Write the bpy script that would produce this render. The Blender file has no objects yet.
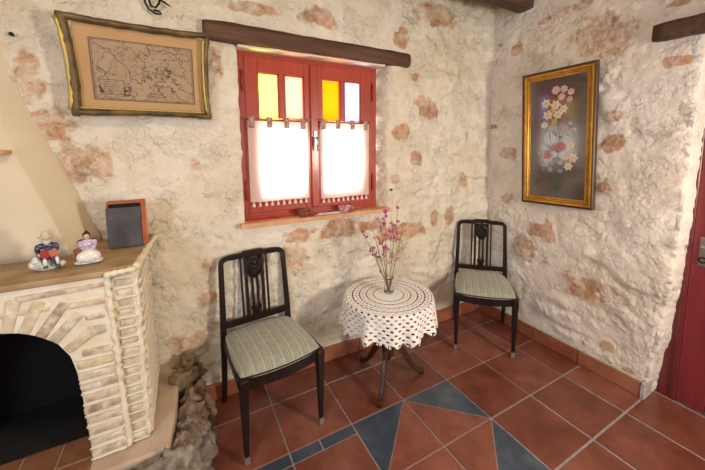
import bpy, bmesh, math, random
from mathutils import Vector, Matrix, noise as mn
random.seed(7)
SC = bpy.context.scene
COL = SC.collection
PI = math.pi

# ------------------------------------------------------------------ camera
yaw, pit, rol, FPX = 0.511, -0.113, -0.003, 325.1
fw = Vector((math.sin(yaw)*math.cos(pit), math.cos(yaw)*math.cos(pit), math.sin(pit)))
rt = Vector((math.cos(yaw), -math.sin(yaw), 0)); up = rt.cross(fw)
r2 = rt*math.cos(rol)+up*math.sin(rol); u2 = up*math.cos(rol)-rt*math.sin(rol)
cd = bpy.data.cameras.new('camera'); cam = bpy.data.objects.new('camera', cd); COL.objects.link(cam)
m = Matrix((r2, u2, -fw)).transposed().to_4x4(); m.translation = Vector((-0.695, -1.371, 1.4276))
cam.matrix_world = m
cd.sensor_width = 36; cd.sensor_fit = 'HORIZONTAL'; cd.lens = FPX*36/705
cd.shift_x = -11.14/705; cd.shift_y = -50.96/705; cd.clip_start = 0.02
SC.camera = cam

# ------------------------------------------------------------------ light
W = bpy.data.worlds.new('world'); SC.world = W; W.use_nodes = True
bg = W.node_tree.nodes['Background']; bg.inputs[0].default_value = (0.90, 0.95, 1.0, 1); bg.inputs[1].default_value = 2.6

def area(name, loc, target, sx, sy, power, color):
    l = bpy.data.lights.new(name, 'AREA'); l.shape = 'RECTANGLE'; l.size = sx; l.size_y = sy; l.energy = power; l.color = color
    o = bpy.data.objects.new(name, l); COL.objects.link(o); o.location = loc
    o.rotation_euler = (Vector(target)-Vector(loc)).to_track_quat('-Z', 'Y').to_euler()
    return o
area('light_door_glass', (1.15, -2.2, 1.35), (-0.8, 0.5, 0.8), 0.25, 0.5, 34, (1.0, 0.87, 0.72))
area('light_room_window', (-2.2, -2.2, 1.7), (1.5, -0.2, 0.5), 0.5, 0.8, 22, (0.72, 0.83, 1.0))
area('light_ceiling_lamp', (-0.9, -0.9, 2.45), (-0.7, -0.2, 0), 0.2, 0.2, 6.5, (1.0, 0.70, 0.36))
area('light_sunlit_courtyard', (0.05, 0.98, 0.55), (0.05, 0.60, 1.80), 0.5, 0.3, 75, (1.0, 0.97, 0.90))
area('light_rear_fill', (-0.4, -3.4, 1.5), (-0.1, 0.5, 1.0), 1.8, 1.5, 7, (0.80, 0.88, 1.0))  # added soft fill behind the camera; the rear wall has no window

SC.view_settings.view_transform = 'Standard'; SC.view_settings.look = 'None'
SC.view_settings.gamma = 1; SC.view_settings.use_curve_mapping = False
SC.view_settings.exposure = 0.45

# ------------------------------------------------------------------ helpers
def spec(m_, v): m_.node_tree.nodes['Principled BSDF'].inputs['Specular IOR Level'].default_value = v
def finish(name, bm, mats, parent=None, smooth=False, kind=None, recalc=True):
    if recalc: bmesh.ops.recalc_face_normals(bm, faces=bm.faces)
    me = bpy.data.meshes.new(name); bm.to_mesh(me); bm.free()
    if not isinstance(mats, (list, tuple)): mats = [mats]
    for mm in mats: me.materials.append(mm)
    if smooth:
        for p in me.polygons: p.use_smooth = True
    o = bpy.data.objects.new(name, me); COL.objects.link(o)
    if parent is not None: o.parent = parent
    if kind: o['kind'] = kind
    return o

def thing(name, label, cat, loc=(0, 0, 0), rz=0, group=None):
    o = bpy.data.objects.new(name, None); COL.objects.link(o); o.empty_display_size = 0.05
    o.location = loc; o.rotation_euler = (0, 0, rz); o['label'] = label; o['category'] = cat
    if group: o['group'] = group
    return o

def tag(o, label, cat, group=None):
    o['label'] = label; o['category'] = cat
    if group: o['group'] = group
    return o

def box(bm, lo, hi, bev=0.0, mat=0, M=None, seg=1):
    lo = Vector(lo); hi = Vector(hi); c = (lo+hi)/2; s = hi-lo
    vs = bmesh.ops.create_cube(bm, size=1, matrix=Matrix.Translation(c) @ Matrix.Diagonal((s.x, s.y, s.z, 1)))['verts']
    fs = set(f for v in vs for f in v.link_faces)
    if bev:
        es = list(set(e for f in fs for e in f.edges))
        r = bmesh.ops.bevel(bm, geom=es, offset=bev, segments=seg, affect='EDGES', profile=0.5)
        vs = list(set(v for f in r['faces'] for v in f.verts) | set(v for v in vs if v.is_valid)); fs = set(f for v in vs for f in v.link_faces)
    for f in fs: f.material_index = mat
    if M is not None: bmesh.ops.transform(bm, matrix=M, verts=vs)
    return vs

def tube(bm, pts, rad, seg=8, mat=0, cap=True, flat=1.0):
    pts = [Vector(p) for p in pts]; n = len(pts)
    if not isinstance(rad, (list, tuple)): rad = [rad]*n
    rings = []; prev = None
    for i, p in enumerate(pts):
        t = (pts[min(i+1, n-1)]-pts[max(i-1, 0)]).normalized()
        if prev is None:
            a = Vector((0, 0, 1)) if abs(t.z) < 0.9 else Vector((1, 0, 0)); x = t.cross(a).normalized()
        else: x = (prev-t*prev.dot(t)).normalized()
        prev = x; y = t.cross(x)
        rings.append([bm.verts.new(p+(x*math.cos(k*2*PI/seg)+y*math.sin(k*2*PI/seg)*flat)*rad[i]) for k in range(seg)])
    for a, b in zip(rings, rings[1:]):
        for k in range(seg):
            f = bm.faces.new((a[k], a[(k+1) % seg], b[(k+1) % seg], b[k])); f.material_index = mat; f.smooth = True
    if cap:
        for r in (rings[0], rings[-1]):
            f = bm.faces.new(r); f.material_index = mat

def sweep(bm, secs, mat=0):
    """secs: list of (center, wx, wy, xdir, ydir): rectangular section loft"""
    rings = []
    for c, wx, wy, xd, yd in secs:
        c = Vector(c); xd = Vector(xd); yd = Vector(yd)
        rings.append([bm.verts.new(c+xd*a*wx/2+yd*b*wy/2) for a, b in ((-1, -1), (1, -1), (1, 1), (-1, 1))])
    for a, b in zip(rings, rings[1:]):
        for k in range(4):
            f = bm.faces.new((a[k], a[(k+1) % 4], b[(k+1) % 4], b[k])); f.material_index = mat
    bm.faces.new(rings[0]).material_index = mat; bm.faces.new(rings[-1]).material_index = mat

def lathe(bm, prof, seg=24, c=(0, 0, 0), mat=0):
    rings = []
    for r, z in prof:
        if r < 1e-5: rings.append([bm.verts.new((c[0], c[1], c[2]+z))])
        else: rings.append([bm.verts.new((c[0]+r*math.cos(k*2*PI/seg), c[1]+r*math.sin(k*2*PI/seg), c[2]+z)) for k in range(seg)])
    for a, b in zip(rings, rings[1:]):
        for k in range(seg):
            k2 = (k+1) % seg
            if len(a) == 1 and len(b) == 1: continue
            if len(a) == 1: vs = (a[0], b[k2], b[k])
            elif len(b) == 1: vs = (a[k], a[k2], b[0])
            else: vs = (a[k], a[k2], b[k2], b[k])
            f = bm.faces.new(vs); f.smooth = True; f.material_index = mat

def blob(bm, c, r, sub=2, mat=0, nz=0, seed=0, fr=3, rot=None):
    if not isinstance(r, (list, tuple)): r = (r, r, r)
    M = Matrix.Translation(Vector(c)) @ (rot.to_4x4() if rot else Matrix.Identity(4)) @ Matrix.Diagonal((*r, 1))
    vs = bmesh.ops.create_icosphere(bm, subdivisions=sub, radius=1)['verts']
    for v in vs:
        if nz:
            n_ = mn.fractal(v.co*fr+Vector((seed*3.1, seed*1.7, seed)), 1.0, 2.0, 3)
            v.co *= 1+nz*n_
        v.co = M @ v.co
    for f in set(f for v in vs for f in v.link_faces): f.smooth = True; f.material_index = mat

def fillpoly(bm, pts, mat=0):
    f = bm.faces.new([bm.verts.new(p) for p in pts]); f.material_index = mat; return f

# ------------------------------------------------------------------ materials
def mat(name):
    m_ = bpy.data.materials.new(name); m_.use_nodes = True
    nt = m_.node_tree; return m_, nt, nt.nodes, nt.links, nt.nodes['Principled BSDF']

def simple(name, c, rough=0.6, metal=0, c2=None, scale=20, bump=0.0, bscale=60, coat=0, stretch=(1, 1, 1), sheen=0, detail=4):
    m_, nt, N, L, B = mat(name)
    B.inputs['Roughness'].default_value = rough; B.inputs['Metallic'].default_value = metal
    B.inputs['Coat Weight'].default_value = coat; B.inputs['Coat Roughness'].default_value = 0.15
    if sheen: B.inputs['Sheen Weight'].default_value = sheen
    tc = N.new('ShaderNodeTexCoord'); mp = N.new('ShaderNodeMapping'); mp.inputs['Scale'].default_value = stretch
    L.new(tc.outputs['Object'], mp.inputs['Vector'])
    if c2 is None: c2 = tuple(x*0.75 for x in c)
    n = N.new('ShaderNodeTexNoise'); n.inputs['Scale'].default_value = scale; n.inputs['Detail'].default_value = detail
    L.new(mp.outputs[0], n.inputs['Vector'])
    r = N.new('ShaderNodeValToRGB'); r.color_ramp.elements[0].position = 0.35; r.color_ramp.elements[1].position = 0.65
    r.color_ramp.elements[0].color = (*c, 1); r.color_ramp.elements[1].color = (*c2, 1)
    L.new(n.outputs['Fac'], r.inputs['Fac']); L.new(r.outputs['Color'], B.inputs['Base Color'])
    if bump:
        n2 = N.new('ShaderNodeTexNoise'); n2.inputs['Scale'].default_value = bscale; n2.inputs['Detail'].default_value = 6
        L.new(mp.outputs[0], n2.inputs['Vector'])
        b = N.new('ShaderNodeBump'); b.inputs['Strength'].default_value = bump; b.inputs['Distance'].default_value = 0.004
        L.new(n2.outputs['Fac'], b.inputs['Height']); L.new(b.outputs['Normal'], B.inputs['Normal'])
    return m_

def ramp(N, stops):
    r = N.new('ShaderNodeValToRGB'); e = r.color_ramp.elements
    while len(e) < len(stops): e.new(0.5)
    for k, (p, c) in enumerate(stops): e[k].position = p; e[k].color = (*c, 1) if len(c) == 3 else c
    return r

def wall_material(name, base, base2, dirt):
    m_, nt, N, L, B = mat(name)
    tc = N.new('ShaderNodeTexCoord'); at = N.new('ShaderNodeAttribute'); at.attribute_name = 'patch'
    def noise(sc, det=5, rough=0.6):
        n = N.new('ShaderNodeTexNoise'); n.inputs['Scale'].default_value = sc; n.inputs['Detail'].default_value = det
        n.inputs['Roughness'].default_value = rough; L.new(tc.outputs['Object'], n.inputs['Vector']); return n
    big = noise(2.2, 4); r1 = ramp(N, [(0.35, base), (0.65, base2)]); L.new(big.outputs['Fac'], r1.inputs['Fac'])
    mid = noise(9, 6, 0.7); r2_ = ramp(N, [(0.50, (0, 0, 0)), (0.72, (1, 1, 1))]); L.new(mid.outputs['Fac'], r2_.inputs['Fac'])
    mx = N.new('ShaderNodeMixRGB'); mx.inputs['Color2'].default_value = (*dirt, 1); L.new(r1.outputs[0], mx.inputs['Color1'])
    mu = N.new('ShaderNodeMath'); mu.operation = 'MULTIPLY'; mu.inputs[1].default_value = 0.5
    L.new(r2_.outputs[0], mu.inputs[0]); L.new(mu.outputs[0], mx.inputs['Fac'])
    # exposed stone patches
    pn = noise(26, 6, 0.7); a1 = N.new('ShaderNodeMath'); a1.operation = 'MULTIPLY_ADD'; a1.inputs[1].default_value = 0.9; a1.inputs[2].default_value = -0.45
    L.new(pn.outputs['Fac'], a1.inputs[0]); a2 = N.new('ShaderNodeMath'); a2.operation = 'ADD'
    L.new(a1.outputs[0], a2.inputs[0]); L.new(at.outputs['Fac'], a2.inputs[1])
    r3 = ramp(N, [(0.30, (0, 0, 0)), (0.52, (1, 1, 1))]); L.new(a2.outputs[0], r3.inputs['Fac'])
    gate = N.new('ShaderNodeMath'); gate.operation = 'GREATER_THAN'; gate.inputs[1].default_value = 0.12; L.new(at.outputs['Fac'], gate.inputs[0])
    g2 = N.new('ShaderNodeMath'); g2.operation = 'MULTIPLY'; L.new(gate.outputs[0], g2.inputs[0]); L.new(r3.outputs[0], g2.inputs[1])
    wn = noise(16, 8, 0.8); rw = ramp(N, [(0.36, (0.30, 0.30, 0.30)), (0.60, (0.95, 0.95, 0.95))]); L.new(wn.outputs['Fac'], rw.inputs['Fac'])
    g3 = N.new('ShaderNodeMath'); g3.operation = 'MULTIPLY'; L.new(rw.outputs[0], g3.inputs[1]); L.new(g2.outputs[0], g3.inputs[0])
    sn = noise(7, 5); rs = ramp(N, [(0.32, (0.30, 0.17, 0.10)), (0.5, (0.56, 0.25, 0.10)), (0.68, (0.44, 0.28, 0.17))]); L.new(sn.outputs['Fac'], rs.inputs['Fac'])
    mx2 = N.new('ShaderNodeMixRGB'); L.new(g3.outputs[0], mx2.inputs['Fac']); L.new(mx.outputs[0], mx2.inputs['Color1']); L.new(rs.outputs[0], mx2.inputs['Color2'])
    # fine trowel chips and hairline cracks in the limewash
    wp = noise(5, 4, 0.6); wa = N.new('ShaderNodeVectorMath'); wa.operation = 'MULTIPLY_ADD'; wa.inputs[1].default_value = (0.22, 0.22, 0.22)
    L.new(wp.outputs['Color'], wa.inputs[0]); L.new(tc.outputs['Object'], wa.inputs[2])
    vo = N.new('ShaderNodeTexVoronoi'); vo.feature = 'DISTANCE_TO_EDGE'; vo.inputs['Scale'].default_value = 8.5; L.new(wa.outputs[0], vo.inputs['Vector'])
    rc = ramp(N, [(0.0, (1, 1, 1)), (0.022, (0, 0, 0))]); L.new(vo.outputs['Distance'], rc.inputs['Fac'])
    cm = noise(13, 3); rcm = ramp(N, [(0.57, (0, 0, 0)), (0.66, (1, 1, 1))]); L.new(cm.outputs['Fac'], rcm.inputs['Fac'])
    ck = N.new('ShaderNodeMath'); ck.operation = 'MULTIPLY'; L.new(rc.outputs[0], ck.inputs[0]); L.new(rcm.outputs[0], ck.inputs[1])
    ckc = N.new('ShaderNodeMath'); ckc.operation = 'MULTIPLY'; ckc.inputs[1].default_value = 0.42; L.new(ck.outputs[0], ckc.inputs[0])
    mx3 = N.new('ShaderNodeMixRGB'); mx3.inputs['Color2'].default_value = (0.33, 0.22, 0.13, 1); L.new(ckc.outputs[0], mx3.inputs['Fac']); L.new(mx2.outputs[0], mx3.inputs['Color1'])
    # small speckled flakes
    fl = noise(55, 5, 0.7); rf = ramp(N, [(0.64, (0, 0, 0)), (0.70, (0.5, 0.5, 0.5))]); L.new(fl.outputs['Fac'], rf.inputs['Fac'])
    mx4 = N.new('ShaderNodeMixRGB'); mx4.inputs['Color2'].default_value = (0.45, 0.32, 0.20, 1); L.new(rf.outputs[0], mx4.inputs['Fac']); L.new(mx3.outputs[0], mx4.inputs['Color1'])
    L.new(mx4.outputs[0], B.inputs['Base Color'])
    B.inputs['Roughness'].default_value = 0.8
    bn = noise(30, 9, 0.72); b = N.new('ShaderNodeBump'); b.inputs['Strength'].default_value = 0.9; b.inputs['Distance'].default_value = 0.010
    def flakes(sc, wsc, wamt, msc, lo, hi, dist, prev):
        w1 = noise(wsc, 5, 0.7); w2 = N.new('ShaderNodeVectorMath'); w2.operation = 'MULTIPLY_ADD'; w2.inputs[1].default_value = (wamt,)*3
        L.new(w1.outputs['Color'], w2.inputs[0]); L.new(tc.outputs['Object'], w2.inputs[2])
        vf = N.new('ShaderNodeTexVoronoi'); vf.inputs['Scale'].default_value = sc; L.new(w2.outputs[0], vf.inputs['Vector'])
        sx = N.new('ShaderNodeSeparateXYZ'); L.new(vf.outputs['Color'], sx.inputs[0])
        hh_ = N.new('ShaderNodeMath'); hh_.operation = 'SUBTRACT'; L.new(sx.outputs['X'], hh_.inputs[0]); L.new(vf.outputs['Distance'], hh_.inputs[1])
        mk = noise(msc, 2); rm = ramp(N, [(lo, (0, 0, 0)), (hi, (1, 1, 1))]); L.new(mk.outputs['Fac'], rm.inputs['Fac'])
        mm_ = N.new('ShaderNodeMath'); mm_.operation = 'MULTIPLY'; L.new(hh_.outputs[0], mm_.inputs[0]); L.new(rm.outputs[0], mm_.inputs[1])
        bb = N.new('ShaderNodeBump'); bb.inputs['Strength'].default_value = 1.0; bb.inputs['Distance'].default_value = dist
        L.new(mm_.outputs[0], bb.inputs['Height'])
        if prev is not None: L.new(prev.outputs['Normal'], bb.inputs['Normal'])
        return bb
    fb = flakes(17, 11, 0.10, 5.0, 0.46, 0.58, 0.016, None); fb = flakes(36, 20, 0.05, 8.0, 0.47, 0.60, 0.008, fb)
    L.new(fb.outputs['Normal'], b.inputs['Normal'])
    bs = N.new('ShaderNodeMath'); bs.operation = 'SUBTRACT'; L.new(bn.outputs['Fac'], bs.inputs[0]); L.new(ckc.outputs[0], bs.inputs[1]); L.new(bs.outputs[0], b.inputs['Height'])
    bn2 = noise(13, 3, 0.5); b2 = N.new('ShaderNodeBump'); b2.inputs['Strength'].default_value = 0.7; b2.inputs['Distance'].default_value = 0.013
    L.new(bn2.outputs['Fac'], b2.inputs['Height']); L.new(b.outputs['Normal'], b2.inputs['Normal'])
    L.new(b2.outputs['Normal'], B.inputs['Normal'])
    return m_
M_wall = wall_material('limewash_stone', (0.76, 0.69, 0.54), (0.85, 0.80, 0.70), (0.60, 0.47, 0.31))
M_wall2 = wall_material('limewash_stone_pale', (0.78, 0.70, 0.58), (0.86, 0.81, 0.75), (0.64, 0.49, 0.36))
M_plain = simple('smooth_limewash', (0.74, 0.66, 0.50), 0.8, c2=(0.80, 0.73, 0.58), scale=5, bump=0.5, bscale=25)
M_hood = simple('hood_plaster', (0.72, 0.65, 0.50), 0.8, c2=(0.66, 0.58, 0.44), scale=4, bump=0.4, bscale=20)
M_ceil = simple('ceiling_plaster', (0.62, 0.52, 0.38), 0.85, bump=0.3)
M_beam = simple('aged_beam_wood', (0.055, 0.026, 0.014), 0.65, c2=(0.11, 0.052, 0.028), scale=6, bump=0.8, bscale=18, stretch=(0.35, 4, 4))
M_lint = simple('window_lintel_wood', (0.075, 0.032, 0.018), 0.75, c2=(0.14, 0.065, 0.035), scale=7, bump=0.9, bscale=20, stretch=(0.3, 4, 4))
M_redwood = simple('red_painted_wood', (0.40, 0.046, 0.022), 0.38, c2=(0.32, 0.036, 0.018), scale=8, bump=0.15, bscale=30, stretch=(4, 4, 0.6), coat=0.25)
M_reddoor = simple('door_red_paint', (0.23, 0.028, 0.033), 0.35, c2=(0.18, 0.022, 0.028), scale=6, bump=0.12, bscale=30, stretch=(4, 4, 0.6), coat=0.3)
M_reddoor2 = simple('door_frame_red_paint', (0.17, 0.020, 0.020), 0.4, c2=(0.13, 0.016, 0.018), scale=6, bump=0.12, coat=0.2)
M_dark = simple('dark_polished_wood', (0.010, 0.005, 0.005), 0.36, c2=(0.020, 0.009, 0.007), scale=9, bump=0.15, bscale=30, stretch=(5, 5, 0.7), coat=0.08)
M_mahog = simple('mahogany', (0.045, 0.016, 0.010), 0.3, c2=(0.07, 0.024, 0.013), scale=8, bump=0.1, stretch=(4, 4, 0.7), coat=0.1)
spec(M_dark, .25); spec(M_mahog, .3)
M_cap = simple('worn_metal_tip', (0.35, 0.32, 0.28), 0.45, metal=0.6)
M_iron = simple('black_iron', (0.015, 0.014, 0.014), 0.5, metal=0.6, bump=0.3)
M_steel = simple('handle_steel', (0.45, 0.45, 0.46), 0.3, metal=0.9)
M_brass = simple('brass', (0.62, 0.40, 0.14), 0.35, metal=0.9)
M_sill = simple('sill_terracotta', (0.55, 0.25, 0.12), 0.5, c2=(0.68, 0.40, 0.22), scale=9, bump=0.4, bscale=30)
M_mantel = simple('ochre_mantel_plaster', (0.28, 0.17, 0.085), 0.6, c2=(0.46, 0.33, 0.19), scale=9, bump=0.5, bscale=25)
M_mortar = simple('lime_mortar', (0.80, 0.74, 0.60), 0.85, c2=(0.72, 0.64, 0.48), scale=18, bump=0.9, bscale=45)
M_hearth = simple('pink_hearth_plaster', (0.46, 0.33, 0.25), 0.7, c2=(0.56, 0.44, 0.34), scale=8, bump=0.4)
M_htile = simple('hearth_brown_tile', (0.22, 0.09, 0.045), 0.45, c2=(0.30, 0.14, 0.07), scale=10, bump=0.3)
M_soot = simple('soot', (0.004, 0.004, 0.004), 0.95, c2=(0.008, 0.007, 0.006), bump=0.3)
M_rock = simple('rough_rubble_rock', (0.14, 0.095, 0.06), 0.9, c2=(0.28, 0.21, 0.15), scale=22, bump=1.0, bscale=40)
M_rock2 = simple('pale_rubble_rock', (0.32, 0.28, 0.24), 0.9, c2=(0.15, 0.12, 0.09), scale=26, bump=1.0, bscale=40)
M_grey = simple('cement_edge', (0.36, 0.33, 0.30), 0.85, c2=(0.50, 0.46, 0.40), scale=30, bump=0.5)
M_cloth = simple('crochet_cotton', (0.92, 0.90, 0.87), 0.9, c2=(0.88, 0.85, 0.81), scale=80, bump=0.6, bscale=400)
M_white = simple('white_glaze', (0.80, 0.78, 0.74), 0.2, c2=(0.74, 0.72, 0.70), coat=0.6)

def bricks_material():
    m_, nt, N, L, B = mat('old_brick')
    at = N.new('ShaderNodeAttribute'); at.attribute_name = 'tint'
    r = ramp(N, [(0.0, (0.52, 0.38, 0.18)), (0.3, (0.56, 0.47, 0.32)), (0.55, (0.40, 0.35, 0.27)), (0.8, (0.46, 0.33, 0.23)), (1.0, (0.30, 0.20, 0.15))])
    L.new(at.outputs['Fac'], r.inputs['Fac'])
    tc = N.new('ShaderNodeTexCoord'); n = N.new('ShaderNodeTexNoise'); n.inputs['Scale'].default_value = 30; n.inputs['Detail'].default_value = 6
    L.new(tc.outputs['Object'], n.inputs['Vector'])
    rr = ramp(N, [(0.36, (0, 0, 0)), (0.70, (0.9, 0.9, 0.9))]); L.new(n.outputs['Fac'], rr.inputs['Fac'])
    mx = N.new('ShaderNodeMixRGB'); mx.inputs['Color2'].default_value = (0.80, 0.74, 0.60, 1)
    L.new(rr.outputs[0], mx.inputs['Fac']); L.new(r.outputs[0], mx.inputs['Color1']); L.new(mx.outputs[0], B.inputs['Base Color'])
    b = N.new('ShaderNodeBump'); b.inputs['Strength'].default_value = 0.8; b.inputs['Distance'].default_value = 0.004
    L.new(n.outputs['Fac'], b.inputs['Height']); L.new(b.outputs['Normal'], B.inputs['Normal']); B.inputs['Roughness'].default_value = 0.8
    return m_
M_brick = bricks_material()

def tile_material(name, stops, rough=0.32):
    m_, nt, N, L, B = mat(name)
    at = N.new('ShaderNodeAttribute'); at.attribute_name = 'tint'
    tc = N.new('ShaderNodeTexCoord')
    n = N.new('ShaderNodeTexNoise'); n.inputs['Scale'].default_value = 5; n.inputs['Detail'].default_value = 7; n.inputs['Roughness'].default_value = 0.65
    L.new(tc.outputs['Object'], n.inputs['Vector'])
    a = N.new('ShaderNodeMath'); a.operation = 'MULTIPLY_ADD'; a.inputs[1].default_value = 1.3; a.inputs[2].default_value = -0.62
    L.new(n.outputs['Fac'], a.inputs[0]); s = N.new('ShaderNodeMath'); s.operation = 'ADD'; L.new(a.outputs[0], s.inputs[0]); L.new(at.outputs['Fac'], s.inputs[1])
    r = ramp(N, stops); L.new(s.outputs[0], r.inputs['Fac']); L.new(r.outputs[0], B.inputs['Base Color'])
    rr = N.new('ShaderNodeMapRange'); rr.inputs['To Min'].default_value = rough-0.08; rr.inputs['To Max'].default_value = rough+0.14
    L.new(n.outputs['Fac'], rr.inputs['Value']); L.new(rr.outputs[0], B.inputs['Roughness'])
    n2 = N.new('ShaderNodeTexNoise'); n2.inputs['Scale'].default_value = 60; n2.inputs['Detail'].default_value = 5; L.new(tc.outputs['Object'], n2.inputs['Vector'])
    b = N.new('ShaderNodeBump'); b.inputs['Strength'].default_value = 0.25; b.inputs['Distance'].default_value = 0.002
    L.new(n2.outputs['Fac'], b.inputs['Height']); L.new(b.outputs['Normal'], B.inputs['Normal'])
    return m_
M_tile = tile_material('terracotta_floor_tile', [(0.15, (0.095, 0.026, 0.015)), (0.5, (0.18, 0.054, 0.032)), (0.85, (0.28, 0.10, 0.07))])
M_blue = tile_material('slate_blue_tile', [(0.2, (0.030, 0.040, 0.055)), (0.5, (0.050, 0.070, 0.10)), (0.85, (0.12, 0.14, 0.17))])
M_grout = simple('grey_grout', (0.36, 0.31, 0.31), 0.8, c2=(0.24, 0.22, 0.24), scale=30)
M_skirt = tile_material('terracotta_skirting', [(0.15, (0.18, 0.05, 0.03)), (0.5, (0.28, 0.085, 0.04)), (0.85, (0.38, 0.16, 0.09))], 0.4)

# ------------------------------------------------------------------ floor
def set_tint(o, vals_by_face):
    at = o.data.attributes.new('tint', 'FLOAT', 'FACE')
    for k, v in enumerate(vals_by_face): at.data[k].value = v

def tile_faces(bm, poly, g, z, lay, tint, mi):
    c = sum((Vector(p) for p in poly), Vector((0, 0)))/len(poly)
    # inset polygon by g on every side
    n = len(poly); ins = []
    P = [Vector(p) for p in poly]
    for k in range(n):
        a, b, d = P[k-1], P[k], P[(k+1) % n]
        e1 = (b-a).normalized(); e2 = (d-b).normalized()
        n1 = Vector((-e1.y, e1.x)); n2 = Vector((-e2.y, e2.x))
        if n1.dot(c-b) < 0: n1 = -n1
        if n2.dot(c-b) < 0: n2 = -n2
        den = 1+n1.dot(n2); ins.append(b+(n1+n2)*g/max(den, 0.25))
    ins2 = [p+(c-p).normalized()*0.003 for p in ins]
    lo = [bm.verts.new((p.x, p.y, z-0.004)) for p in ins]; hi = [bm.verts.new((p.x, p.y, z)) for p in ins2]
    fs = [bm.faces.new(hi)]+[bm.faces.new((lo[k], lo[(k+1) % n], hi[(k+1) % n], hi[k])) for k in range(n)]
    for f in fs: f.material_index = mi; f[lay] = tint

bm = bmesh.new(); lay = bm.faces.layers.float.new('tint')
T = 0.33; G = 0.0028
f = fillpoly(bm, [(-2.4, -3.6, -0.003), (1.75, -3.6, -0.003), (1.75, 0.7, -0.003), (-2.4, 0.7, -0.003)]); f[lay] = 0.5
rt_ = random.Random(3)
for i in range(-8, 6):
    for j in range(-3, 11):       # X = i*T .. (i+1)*T ; Y = -j*T .. -(j+1)*T
        x0, x1, y0, y1 = i*T, (i+1)*T, -j*T, -(j+1)*T
        t = 0.5+rt_.uniform(-0.2, 0.2)
        if x0 > 1.75: continue
        if i in (0, 1) and j in (0, 1):
            q = {(0, 0): ([(x0, y0), (x1, y0), (x0, y1)], [(x1, y0), (x1, y1), (x0, y1)]),
                 (1, 0): ([(x0, y0), (x1, y0), (x1, y1)], [(x0, y0), (x0, y1), (x1, y1)]),
                 (1, 1): ([(x1, y0), (x1, y1), (x0, y1)], [(x0, y0), (x1, y0), (x0, y1)]),
                 (0, 1): ([(x0, y0), (x0, y1), (x1, y1)], [(x0, y0), (x1, y0), (x1, y1)])}[(i, j)]
            tile_faces(bm, q[0], G, 0, lay, 0.5+rt_.uniform(-.1, .1), 2); tile_faces(bm, q[1], G, 0, lay, t+0.12, 1)
        elif j == 0 and i < 0:
            bx = [(x0, y0), (x1, y0), (x1, y0-0.062), (x0, y0-0.062)]
            xm = x0+T*0.45
            tile_faces(bm, [(x0, y0), (xm, y0), (xm, y0-0.062), (x0, y0-0.062)], G, 0, lay, 0.55, 2)
            tile_faces(bm, [(xm, y0), (x1, y0), (x1, y0-0.062), (xm, y0-0.062)], G, 0, lay, 0.40, 2)
            tile_faces(bm, [(x0, y0-0.062), (x1, y0-0.062), (x1, y1), (x0, y1)], G, 0, lay, t, 1)
        else:
            gg = G+(0.0022 if (j in (1, 2) and i > 1) else 0)
            tile_faces(bm, [(x0, y0), (x1, y0), (x1, y1), (x0, y1)], gg, 0, lay, t, 1)
floor = finish('floor', bm, [M_grout, M_tile, M_blue], kind='structure')

# ------------------------------------------------------------------ walls
def sstep(a, b, x):
    t = min(1, max(0, (x-a)/(b-a))); return t*t*(3-2*t)

def relief(p, amp=1.0):
    """height of lime-washed rubble above the wall plane, metres"""
    q = Vector((p[0]/0.33, p[1]/0.22, p[2]))
    q += Vector((mn.noise(q*0.9), mn.noise(q*0.9+Vector((5, 2, 9))), 0))*0.45
    d, _p = mn.voronoi(q)
    st = sstep(0.02, 0.30, d[1]-d[0])
    lump = mn.fractal(Vector((p[0]*6, p[1]*7, p[2])), 0.8, 2.1, 5)
    rid = abs(mn.noise(Vector((p[0]*17, p[1]*21, p[2]+3))))
    fl = mn.noise(Vector((p[0]*3.1+7, p[1]*3.7, p[2]*2)))          # places where the stones stand out more
    k = 0.45+0.75*sstep(-0.3, 0.45, fl)
    chip = max(0, mn.noise(Vector((p[0]*15, p[1]*24, p[2]+9)))-0.12)
    c0 = _p[0]; r_ = random.Random(hash((round(c0[0], 3), round(c0[1], 3)))); dq = q-c0
    facet = (dq.x*r_.uniform(-1, 1)+dq.y*r_.uniform(-1, 1)+r_.uniform(-.3, .3))*0.020*st
    q2 = Vector((p[0]*13, p[1]*17, p[2]+3)); q2 += Vector((mn.noise(q2*.7), mn.noise(q2*.7+Vector((3, 3, 3))), 0))*.5
    d2, p2 = mn.voronoi(q2); r2__ = random.Random(hash((round(p2[0][0], 3), round(p2[0][1], 3)))); e2 = q2-p2[0]
    small = (e2.x*r2__.uniform(-1, 1)+e2.y*r2__.uniform(-1, 1)+r2__.uniform(-.4, .4))*0.0065*sstep(0.0, 0.2, d2[1]-d2[0])
    return amp*(k*(0.012*st+0.006*lump+0.012*chip+0.006)+facet*(.5+.5*k)+small*k)

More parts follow.
